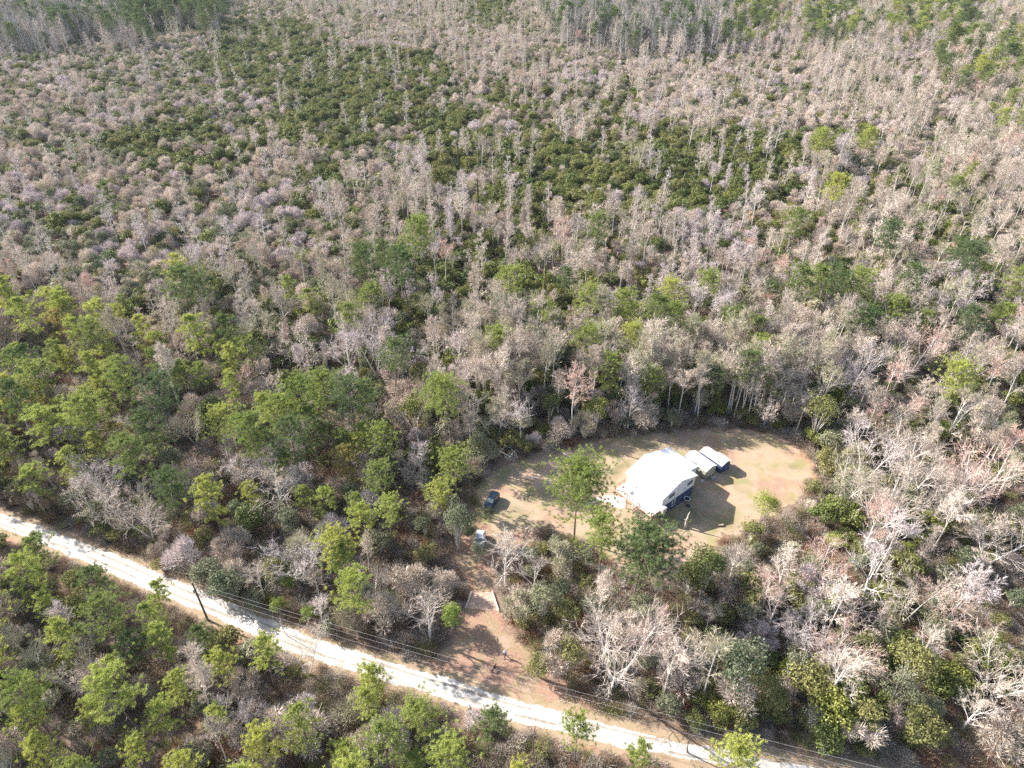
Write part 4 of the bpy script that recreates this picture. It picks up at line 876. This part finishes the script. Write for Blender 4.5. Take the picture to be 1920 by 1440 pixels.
# ------------------------------------------------------------------ vehicles
def car(name, loc, rz, body_col, label, cat, L=4.6, W=1.85, Hh=1.7, pickup=False):
    root = empty(name, loc, rz); tag(root, label, cat)
    paint = plain(name + "_paint", body_col, .25, var=.05, spec=.6)
    # body from cross sections along x: (x, half width, bottom, shoulder z, top z, top half width)
    if pickup: prof = [(-.5, .88, .50, .95, .96, .80), (-.46, .96, .38, 1.0, 1.02, .86), (-.2, 1, .34, 1.0, 1.02, .88), (-.06, 1, .34, 1.0, 1.03, .88), (-.03, 1, .34, 1.0, Hh, .74), (.12, 1, .34, 1.0, Hh + .02, .74), (.24, 1, .34, .99, 1.08, .82), (.40, .97, .36, .92, 1.0, .80), (.48, .90, .42, .80, .84, .74), (.5, .82, .5, .7, .72, .7)]
    else: prof = [(-.5, .86, .50, .95, 1.0, .78), (-.47, .95, .38, 1.0, 1.15, .78), (-.40, .99, .34, 1.02, Hh - .06, .72), (-.15, 1, .34, 1.02, Hh, .74), (.08, 1, .34, 1.0, Hh - .02, .73), (.22, 1, .34, .98, 1.06, .80), (.38, .97, .36, .93, 1.0, .78), (.47, .90, .42, .82, .86, .72), (.5, .82, .5, .7, .72, .68)]
    g = G(); V = []; hw_ = W / 2
    for (x, w_, zb, zs, zt, tw_) in prof:
        V += [(x * L, -w_ * hw_, zb), (x * L, -w_ * hw_, zs), (x * L, -tw_ * hw_, zt), (x * L, 0, zt + .03), (x * L, tw_ * hw_, zt), (x * L, w_ * hw_, zs), (x * L, w_ * hw_, zb)]
    n = 7; F = [(i * n + j, i * n + (j + 1) % n, (i + 1) * n + (j + 1) % n, (i + 1) * n + j) for i in range(len(prof) - 1) for j in range(n)]
    g.add(V, F, 0); g.F += [list(range(n))[::-1], [len(V) - n + j for j in range(n)]]; g.M += [0, 0]
    body = g.obj("body", paint, root); bv = body.modifiers.new("bevel", 'BEVEL'); bv.width = .04; bv.segments = 2
    a, b = (5, 6) if pickup else (4, 5)
    def quad(i0, i1, side):   # glass strips a little proud of the body
        p = [Vector(V[i0 * n + k]) for k in (2, 4)] + [Vector(V[i1 * n + k]) for k in (4, 2)]
        c_ = sum(p, Vector()) / 4; nn = (p[1] - p[0]).cross(p[2] - p[0]).normalized(); nn = nn if nn.z > 0 else -nn
        return [tuple(c_ + (q - c_) * .86 + nn * .045) for q in p]
    g = G(); g.add(quad(a, b, 0), [(0, 1, 2, 3)], 0); wm, nt_, p_ = mat_new(name + "_windscreen"); p_.inputs["Base Color"].default_value = (.16, .22, .25, 1); p_.inputs["Roughness"].default_value = .1; g.obj("windscreen", wm, root)
    g = G(); r0, r1 = (3, 4) if pickup else (1, 2)
    g.add(quad(r0, r1, 0), [(0, 1, 2, 3)], 0); g.obj("rear_window", M['glass'], root)
    x0, x1 = (-.02, .14) if pickup else (-.38, .12)
    for s_ in (-1, 1):
        g = G(); g.add([(x0 * L, s_ * hw_ * .975, 1.07), (x1 * L + .3, s_ * hw_ * .975, 1.05), (x1 * L, s_ * hw_ * .79, Hh - .12), (x0 * L + .08, s_ * hw_ * .79, Hh - .12)], [(0, 1, 2, 3)], 0); g.obj("side_window", M['glass'], root)
        g = G(); g.box(.465 * L, .488 * L, s_ * hw_ * .72 - .14, s_ * hw_ * .72 + .14, .70, .84); g.obj("headlight", M['trim'], root)
        for xx in (-.31, .31):
            g = G(); V2 = []; kk = 16
            for yy, rr2 in ((s_ * (hw_ - .22), .34), (s_ * (hw_ + .015), .34), (s_ * (hw_ + .02), .22)):
                V2 += [(xx * L + rr2 * math.cos(6.2832 * q / kk), yy, .34 + rr2 * math.sin(6.2832 * q / kk)) for q in range(kk)]
            g.add(V2, [(i * kk + j, i * kk + (j + 1) % kk, (i + 1) * kk + (j + 1) % kk, (i + 1) * kk + j) for i in range(2) for j in range(kk)], 0); wh = g.obj("wheel", plain("rubber", (.02, .02, .02), .9), root)
            g = G(); g.add([(xx * L + .21 * math.cos(6.2832 * q / kk), s_ * (hw_ + .012), .34 + .21 * math.sin(6.2832 * q / kk)) for q in range(kk)], np.zeros((0, 3), int), 0); g.F.append(list(range(kk))); g.M.append(0); g.obj("rim", plain("rim_grey", (.4, .4, .4), .4, metal=.6), wh)
    if pickup:
        g = G(); g.box(-.47 * L, -.06 * L, -hw_ * .84, hw_ * .84, 1.03, 1.045); g.obj("bed", M['dark'], root)
    return root
car("parked_car", at(922, 944), R(-112), (.012, .02, .035), "dark navy car parked under the trees at the lawn's left end", "car", 4.3, 1.85, 1.75)
car("parked_car", at(900, 1018), R(-95), (.80, .80, .78), "white car half hidden under branches beside the driveway", "car", 4.0, 1.8, 1.6)

# ------------------------------------------------------------------ small yard things
def tubes_obj(name, segs, mat, label, cat, parent=None):
    g = G()
    for a, b, r0, r1 in segs: g.tube([tuple(a), tuple(b)], [r0, r1], 8, cap=True)
    o = g.obj(name, mat, parent); return tag(o, label, cat)
M['pipe'] = plain("white_pipe", (.78, .76, .72), .5, var=.1)
pc_ = [at(937, 853), at(951, 844), at(965, 853), at(956, 864)]
root = empty("animal_pen", at(951, 854)); tag(root, "small open pen framed with white pipes at the lawn's left corner", "pen")
for i, q in enumerate(pc_):
    l_ = q - root.location; g = G(); g.tube([(l_.x, l_.y, 0), (l_.x, l_.y, 1.15)], [.045, .045], 6, cap=True); g.obj("post", M['pipe'], root)
    r_ = pc_[(i + 1) % 4] - root.location; g = G(); g.tube([(l_.x, l_.y, 1.12), (r_.x, r_.y, 1.12)], [.05, .05], 6); g.tube([(l_.x, l_.y, .12), (r_.x, r_.y, .12)], [.035, .035], 6); g.obj("rail", M['pipe'], root)
g = G()
for k, (r_, z) in enumerate([(.55, 0), (.62, .5), (.56, .5), (.5, .08)]): g.V.append(np.array([(r_ * 1.3 * math.cos(6.2832 * j / 18), r_ * math.sin(6.2832 * j / 18), z) for j in range(18)])); g.n += 18
for i in range(3):
    for j in range(18): g.F.append([i * 18 + j, i * 18 + (j + 1) % 18, (i + 1) * 18 + (j + 1) % 18, (i + 1) * 18 + j]); g.M.append(0)
g.F.append(list(range(54, 72))); g.M.append(0)
o = g.obj("water_tub", M['trim']); o.location = at(953, 857); tag(o, "white oval tub standing inside the pipe pen", "tub")
def pole_lying(a, b, r, label, mat=None, cat="pole", name="lying_pole"):
    a, b = at(*a), at(*b); a.z = r + .03; b.z = r + .05; tubes_obj(name, [(a, b, r, r)], mat or M['pipe'], label, cat)
pole_lying((1055, 849), (1076, 863), .06, "white pole lying on the lawn behind the big pine")
pole_lying((982, 892), (1012, 899), .06, "white pole lying in the shade at the lawn's left end")
pole_lying((1018, 900), (1040, 904), .05, "pale board lying just left of the big pine's crown", cat="board", name="board")
# pale snag in the lawn
g = G(); b_ = at(1284, 989); pth = [(0, 0, 0), (.05, 0, .8), (.02, .05, 1.7), (.16, .0, 2.6), (.2, .05, 3.3), (.38, .1, 4.0)]
g.tube(pth, [.24, .2, .19, .14, .10, .04], 8); g.tube([(.03, .02, 1.5), (-.25, 0, 1.9), (-.3, 0, 2.1)], [.09, .07, .05], 6, cap=True); g.tube([(.16, 0, 2.6), (.0, .1, 3.0)], [.06, .03], 5); g.tube([(0, 0, .1), (.3, -.1, .35)], [.12, .05], 6, cap=True)
o = g.obj("tree_snag", M['wood_dead']); o.location = b_; tag(o, "bleached broken trunk standing on the lawn in front of the house", "snag")
# round planter by the navy wall
root = empty("kettle_grill", at(1287, 941)); tag(root, "black round grill with white rim beside the navy house wall", "grill")
def ring(prof, n=20):
    g = G(); V = [(r_ * math.cos(6.2832 * j / n), r_ * math.sin(6.2832 * j / n), z) for r_, z in prof for j in range(n)]
    g.add(V, [(i * n + j, i * n + (j + 1) % n, (i + 1) * n + (j + 1) % n, (i + 1) * n + j) for i in range(len(prof) - 1) for j in range(n)], 0); return g
ring([(.05, .32), (.35, .42), (.52, .70), (.55, .85), (.48, .82), (.05, .60)]).obj("bowl", M['dark'], root)
ring([(.50, .855), (.53, .90), (.60, .90), (.62, .85), (.57, .83)]).obj("rim", M['trim'], root)
for k in range(3):
    a = k * 2.09; g = G(); g.tube([(.25 * math.cos(a), .25 * math.sin(a), .45), (.45 * math.cos(a), .45 * math.sin(a), 0)], [.025, .02], 6); g.obj("leg", M['dark'], root)
g = ring([(.02, .0), (.32, .0), (.38, .10), (.34, .2), (.22, .17), (.02, .06)], 14); o = g.obj("tire", plain("tire_rubber", (.05, .045, .045), .9)); o.location = at(1290, 949) ; o.scale = (1.1, 1.1, 1); tag(o, "small dark tyre on the ground just below the round grill", "tyre")
g = G(); g.box(-.5, .5, -.18, .18, .30, .36); g.box(-.42, -.34, -.15, .15, 0, .30); g.box(.34, .42, -.15, .15, 0, .30); o = g.obj("low_bench", M['wood']); o.location = at(1351, 986); o.rotation_euler = (0, 0, .1); tag(o, "small low dark bench near the lawn's lower edge", "bench")
g = G(); g.tube([(0, 0, 0), (0, 0, .9)], [.04, .04], 6, cap=True); g.box(-.12, .12, -.04, .04, .7, 1.05); o = g.obj("marker_post", plain("red_marker", (.45, .12, .08), .6)); o.location = at(1352, 982.5) + Vector((.9, 1.2, 0)); tag(o, "thin reddish stake behind the low bench", "stake")

# ------------------------------------------------------------------ plank bridge at the ditch on the driveway
cA, cB, cC, cD = at(884, 1112), at(873, 1141), at(935, 1146), at(923, 1110); ce = (cA + cB + cC + cD) / 4
br = empty("plank_bridge", ce); tag(br, "low plank bridge with pale side curbs across the driveway", "bridge")
g = G(); nP = 13
for i in range(nP):
    t0, t1 = i / nP + .003, (i + 1) / nP - .003
    q = [cA.lerp(cD, t0), cA.lerp(cD, t1), cB.lerp(cC, t1), cB.lerp(cC, t0)]; q = [(v.x - ce.x, v.y - ce.y, .06) for v in q]; slab(g, *q, .045)
g.obj("planks", plain("weathered_plank", (.48, .33, .25), .9, var=.3, scale=2.0), br)
for a, b in ((cA, cB), (cD, cC)):
    d = (b - a).normalized(); a2, b2 = a - d * .1 - ce, b + d * .1 - ce; g = G(); g.tube([(a2.x, a2.y, .22), (b2.x, b2.y, .22)], [.13, .13], 6, cap=True)
    for t in (.05, .5, .95): v = a2.lerp(b2, t); g.tube([(v.x, v.y, 0), (v.x, v.y, .5)], [.07, .07], 6, cap=True)
    g.obj("curb", M['wood_dead'], br)

# ------------------------------------------------------------------ utility pole and wires
pb = at(390, 1163); ph = 9.3
g = G(); g.tube([(0, 0, 0), (0, 0, ph * .5), (0, 0, ph)], [.17, .145, .115], 12, cap=True)
pole = empty("utility_pole", pb); tag(pole, "dark wooden utility pole leaning over the road's left stretch", "utility pole"); pole["label"] = "dark wooden utility pole standing beside the road's left stretch"
g.obj("shaft", plain("creosote_wood", (.10, .10, .085), .9, var=.2), pole)
for z in (ph - .15, ph - 1.1): q = G(); q.tube([(0, 0, z), (.22, 0, z + .02)], [.03, .05], 6, cap=True); q.obj("insulator", M['block'], pole)
q = G(); q.tube([(-.2, -.1, ph - 2.2), (-.2, -.1, ph - 1.5)], [.16, .16], 10, cap=True); q.obj("transformer", M['block'], pole)
far = at(1660, 1441, 8.6)
for k, (za, off) in enumerate([(ph - .1, 0), (ph - 1.05, -.15), (ph - 2.4, -.3)]):
    A = pb + Vector((.2, 0, za)); B = far + Vector((off, -.2 * k, -(.1, 1.05, 2.4)[k])); n = 26; pts = []
    for i in range(n + 1):
        t = i / n; v = A.lerp(B, t); v.z -= (1.3 + .2 * k) * 4 * t * (1 - t); pts.append(tuple(v))
    B2 = B + (B - A).normalized() * 30; pts.append(tuple(B2)); g = G(); g.tube(pts, [.011] * len(pts), 4)
    o = g.obj("power_line", plain("aluminium_wire%d" % k, (.55, .54, .52), .5, var=.05)); tag(o, ("topmost", "middle", "lowest")[k] + " of the three power lines running above the road's near woods", "power line", "power lines from the utility pole")

# ------------------------------------------------------------------ fallen logs and snags
LOGS = [((237, 826), (208, 896), .16, 1.0), ((246, 862), (219, 884), .10, .6), ((-6, 911), (28, 921), .16, .4), ((0, 926), (52, 934), .14, .4), ((60, 1100), (34, 1142), .14, 2.0), ((78, 1276), (105, 1310), .12, .6),
        ((406, 882), (436, 918), .11, .6), ((398, 902), (464, 958), .10, .8), ((336, 1207), (361, 1209), .13, .5), ((408, 1197), (431, 1224), .12, 1.6), ((1150, 660), (1180, 668), .1, 4), ((1528, 1352), (1570, 1372), .08, 1.0), ((1475, 1282), (1496, 1271), .1, 2.0)]
for i, (a, b, r_, z) in enumerate(LOGS):
    A, B = at(*a), at(*b); A = at(a[0], a[1], z); B.z = .15; rg = np.random.default_rng(300 + i); pts = [tuple(np.array(A.lerp(B, t)) + rg.normal(size=3) * .06) for t in (0, .3, .6, 1)]
    g = G(); g.tube(pts, [r_ * .35, r_ * .7, r_ * .9, r_], 7, cap=True)
    for k in range(3): q = np.array(pts[1]) * (1 - k / 3) + np.array(pts[0]) * k / 3; g.tube([q, q + rg.normal(size=3) * .6 + np.array([0, 0, .3])], [.05, .015], 4)
    o = g.obj("fallen_log", M['wood_dead']); px, py = a
    tag(o, ("pale fallen trunk " + ("with a dark gap " if False else "") + region(px, py + 8)), "log", "fallen and leaning dead trunks")
seen = {}
for o in sorted([o for o in sc.objects if o.name.startswith("fallen_log")], key=lambda o: -o.data.vertices[0].co.y): seen.setdefault(o["label"], []).append(o)
for k, L_ in seen.items():
    for i, o in enumerate(L_):
        if len(L_) > 1: o["label"] = k + [", topmost of them", ", second down", ", third down", ", fourth down"][i]
SN = [((1857, 866), 6.5, .16), ((1842, 858), 8, .08), ((995, 1412), 7, .13), ((1180, 700), 9, .1), ((485, 128), 11, .14), ((540, 1190), 5, .08), ((1290, 1410), 5.5, .12)]
for i, ((x, y), h_, r_) in enumerate(SN):
    Tn, _ = bare(400 + i, h_, .45, .6, 6, 1, r_, .4, .05, .1, .8); o = Tn.obj("dead_tree", M['bark_pale'] if i not in (2, 6) else M['bark_pine']); o.location = at(x, y); o.rotation_euler = (R((-6, 8, 0, 4, 9, 3, 5)[i]), R((8, 12, 3, -6, 14, 5, -4)[i]), i)
    tag(o, ("white dead tree with crooked limbs near the right edge", "thin pale leaning dead pole tree near the right edge", "dark dead tree with forked limbs at the road's lower side", "pale dead tree behind the clearing", "long pale dead tree leaning over the far evergreen thicket", "thin dead tree by the road's middle stretch", "dark dead tree by the road in the lower right")[i], "dead tree")

# ------------------------------------------------------------------ people and dog
def skin_body(name, J, E, mat, parent=None, sub=2):
    """one continuous body: joints {name: (x, y, z, r)} and edges, grown with a Skin modifier"""
    ks = list(J); me = bpy.data.meshes.new(name); me.from_pydata([J[k][:3] for k in ks], [(ks.index(a), ks.index(b)) for a, b in E], []); me.materials.append(mat)
    o = bpy.data.objects.new(name, me); col.objects.link(o)
    if parent: o.parent = parent
    sk = o.modifiers.new("skin", 'SKIN'); sk.use_smooth_shade = True
    if not me.skin_vertices: me.attributes  # layer is created with the modifier below
    if not me.skin_vertices:
        bpy.context.view_layer.objects.active = o; o.select_set(True); bpy.ops.mesh.customdata_skin_add(); o.select_set(False)
    for i, k in enumerate(ks):
        r_ = J[k][3]; v = me.skin_vertices[0].data[i]; v.radius = r_ if isinstance(r_, tuple) else (r_, r_); v.use_root = (i == 0)
    ss = o.modifiers.new("smooth", 'SUBSURF'); ss.levels = ss.render_levels = sub
    return o
skin_m = plain("skin", (.52, .34, .26), .6, var=.05)
def person(loc, rz, shirt, trousers, hair_c, label, stride=.26, arm=.25, cap=False):
    root = empty("person", loc, rz); tag(root, label, "person", "people walking by the driveway entrance")
    s = stride; J = {'pelvis': (0, 0, .95, (.15, .11)), 'waist': (0, 0, 1.1, (.135, .10)), 'chest': (.02, 0, 1.32, (.165, .11)), 'neck': (.03, 0, 1.5, .055), 'jaw': (.05, 0, 1.58, .075), 'head': (.04, 0, 1.68, (.088, .10)), 'crown': (.03, 0, 1.755, .06)}
    E = [('pelvis', 'waist'), ('waist', 'chest'), ('chest', 'neck'), ('neck', 'jaw'), ('jaw', 'head'), ('head', 'crown')]
    for sd_, f in (('l', 1), ('r', -1)):
        y = f * .1; k = f * s
        J['hip' + sd_] = (0, y, .9, .095); J['knee' + sd_] = (k * .55 + .05, y, .5, .062); J['ankle' + sd_] = (k * 1.1 - .02, y, .09, .042); J['toe' + sd_] = (k * 1.1 + .15, y, .035, .032)
        E += [('pelvis', 'hip' + sd_), ('hip' + sd_, 'knee' + sd_), ('knee' + sd_, 'ankle' + sd_), ('ankle' + sd_, 'toe' + sd_)]
        a = -f * arm; J['sh' + sd_] = (.02, f * .19, 1.42, .06); J['el' + sd_] = (a * .5 - .02, f * .25, 1.14, .043); J['wr' + sd_] = (a + .08, f * .25, .92, .028); J['palm' + sd_] = (a + .12, f * .245, .85, (.038, .02))
        E += [('chest', 'sh' + sd_), ('sh' + sd_, 'el' + sd_), ('el' + sd_, 'wr' + sd_), ('wr' + sd_, 'palm' + sd_)]
    skin_body("body", J, E, skin_m, root)
    for f, sd_ in ((1, 'l'), (-1, 'r')):
        px_, py_, pz_, _ = J['palm' + sd_]
        for k in range(5):
            t = (k - 1.5) * .021; L_ = (.075, .085, .08, .062, .055)[k]; p0 = (px_ + t, py_, pz_ - .005) if k < 4 else (px_ - .01, py_ - f * .02, pz_ + .03)
            m_ = (p0[0] + (.005 if k < 4 else .03), p0[1] - f * .006, p0[2] - L_ * .5); e_ = (m_[0] - .004, m_[1] - f * .018, m_[2] - L_ * .42)
            g = G(); g.tube([p0, m_, e_], [.0105, .0095, .007], 6, cap=True); g.obj("finger", skin_m, root)
    # clothing follows the body
    Jt = {k: J[k] for k in J}
    sh = {'waist': (0, 0, 1.0, (.165, .125)), 'mid': (0, 0, 1.15, (.155, .12)), 'chest': (.02, 0, 1.32, (.19, .135)), 'neck': (.03, 0, 1.46, .075)}; Es = [('waist', 'mid'), ('mid', 'chest'), ('chest', 'neck')]
    for sd_ in 'lr':
        x, y, z, _ = J['sh' + sd_]; sh['s' + sd_] = (x, y, z, .078); x2, y2, z2, _ = J['el' + sd_]; sh['e' + sd_] = (x2, y2, z2, .058); x3, y3, z3, _ = J['wr' + sd_]; sh['w' + sd_] = (x2 * .3 + x3 * .7, y3, z2 * .3 + z3 * .7, .045)
        Es += [('chest', 's' + sd_), ('s' + sd_, 'e' + sd_), ('e' + sd_, 'w' + sd_)]
    skin_body("shirt", sh, Es, shirt, root)
    tr = {'pelvis': (0, 0, .97, (.165, .125))}; Et = []
    for sd_ in 'lr':
        for q, rr in (('hip', .112), ('knee', .08), ('ankle', .062)): x, y, z, _ = J[q + sd_]; tr[q + sd_] = (x, y, z + (.04 if q == 'ankle' else 0), rr)
        Et += [('pelvis', 'hip' + sd_), ('hip' + sd_, 'knee' + sd_), ('knee' + sd_, 'ankle' + sd_)]
        x, y, z, _ = J['toe' + sd_]; g = G(); g.tube([(x - .22, y, .05), (x - .1, y, .055), (x + .04, y, .035)], [.05, .052, .035], 8, cap=True); g.obj("shoe", M['dark'], root)
    skin_body("trousers", tr, Et, trousers, root)
    hd = {'a': (-.01, 0, 1.70, (.09, .095)), 'b': (.015, 0, 1.765, (.085, .09))}; skin_body("cap" if cap else "hair", hd, [('a', 'b')], hair_c, root)
    g = G()   # face: eyes, nose, mouth
    for y in (-.032, .032): g.box(.128, .137, y - .011, y + .011, 1.672, 1.682)
    g.box(.125, .132, -.02, .02, 1.598, 1.604); g.obj("eyes_and_mouth", M['dark'], root)
    g = G(); g.tube([(.125, 0, 1.67), (.15, 0, 1.635), (.128, 0, 1.627)], [.008, .014, .008], 6); g.obj("nose", skin_m, root)
    for y in (-.087, .087): g = G(); g.tube([(.035, y, 1.67), (.03, y * 1.08, 1.65), (.035, y, 1.63)], [.008, .014, .008], 6); g.obj("ear", skin_m, root)
    return root
person(at(947, 1232), R(-120), plain("light_blue_shirt", (.50, .62, .80), .8, var=.08), plain("navy_trousers", (.02, .03, .07), .8), plain("pale_cap", (.7, .68, .66), .8), "person in light blue shirt and navy trousers walking on the driveway entrance", .26, .22, True)
person(at(881, 1334), R(160), plain("white_shirt", (.80, .79, .76), .8, var=.05), plain("black_trousers", (.015, .015, .02), .8), plain("dark_hair", (.03, .02, .015), .8), "person in white shirt and black trousers walking along the white road's near edge", .3, .25)
dg = empty("dog", at(926, 1256.5), R(58)); tag(dg, "black dog walking on the grass by the driveway entrance", "dog")
dm = plain("black_fur", (.015, .013, .012), .9, var=.2)
J = {'chest': (.22, 0, .52, (.125, .15)), 'ribs': (.02, 0, .51, (.125, .15)), 'belly': (-.2, 0, .53, (.095, .11)), 'rump': (-.38, 0, .54, (.10, .115)), 'neck': (.38, 0, .66, .08), 'skull': (.50, 0, .76, .075), 'muzzle': (.64, 0, .72, .042), 'nose': (.70, 0, .71, .028),
     't1': (-.5, 0, .58, .03), 't2': (-.64, 0, .66, .022), 't3': (-.76, 0, .74, .012)}
E = [('chest', 'ribs'), ('ribs', 'belly'), ('belly', 'rump'), ('chest', 'neck'), ('neck', 'skull'), ('skull', 'muzzle'), ('muzzle', 'nose'), ('rump', 't1'), ('t1', 't2'), ('t2', 't3')]
for sd_, f in (('l', 1), ('r', -1)):
    k = .08 * f
    J['sh' + sd_] = (.25, f * .09, .46, .065); J['el' + sd_] = (.2 + k * .3, f * .095, .33, .042); J['wr' + sd_] = (.23 + k, f * .095, .14, .026); J['pf' + sd_] = (.25 + k, f * .095, .03, .028); J['pt' + sd_] = (.30 + k, f * .095, .022, .022)
    J['th' + sd_] = (-.38, f * .085, .44, .08); J['kn' + sd_] = (-.30 - k * .3, f * .09, .32, .05); J['hk' + sd_] = (-.47 - k, f * .09, .19, .027); J['pb' + sd_] = (-.44 - k, f * .09, .03, .027); J['pu' + sd_] = (-.38 - k, f * .09, .022, .022)
    E += [('chest', 'sh' + sd_), ('sh' + sd_, 'el' + sd_), ('el' + sd_, 'wr' + sd_), ('wr' + sd_, 'pf' + sd_), ('pf' + sd_, 'pt' + sd_), ('rump', 'th' + sd_), ('th' + sd_, 'kn' + sd_), ('kn' + sd_, 'hk' + sd_), ('hk' + sd_, 'pb' + sd_), ('pb' + sd_, 'pu' + sd_)]
skin_body("body", J, E, dm, dg)
for f in (1, -1): g = G(); g.tube([(.48, f * .05, .80), (.46, f * .085, .83), (.49, f * .10, .74)], [.03, .026, .008], 6, cap=True); g.obj("ear", dm, dg)


# ------------------------------------------------------------------ air between the camera and the far woods
bm_ = G(); bm_.box(-760, 760, -30, 960, -1, 96); hz = bm_.obj("haze", []); tag(hz, kind="stuff", label="thin pale air between the camera and far woods")
m = bpy.data.materials.new("air"); m.use_nodes = True; nt = m.node_tree; nt.nodes.clear(); out = nt.nodes.new("ShaderNodeOutputMaterial"); pv = nt.nodes.new("ShaderNodeVolumePrincipled")
pv.inputs["Color"].default_value = (.80, .87, 1, 1); pv.inputs["Density"].default_value = .00004; pv.inputs["Anisotropy"].default_value = .2
nt.links.new(pv.outputs[0], out.inputs["Volume"]); hz.data.materials.append(m)
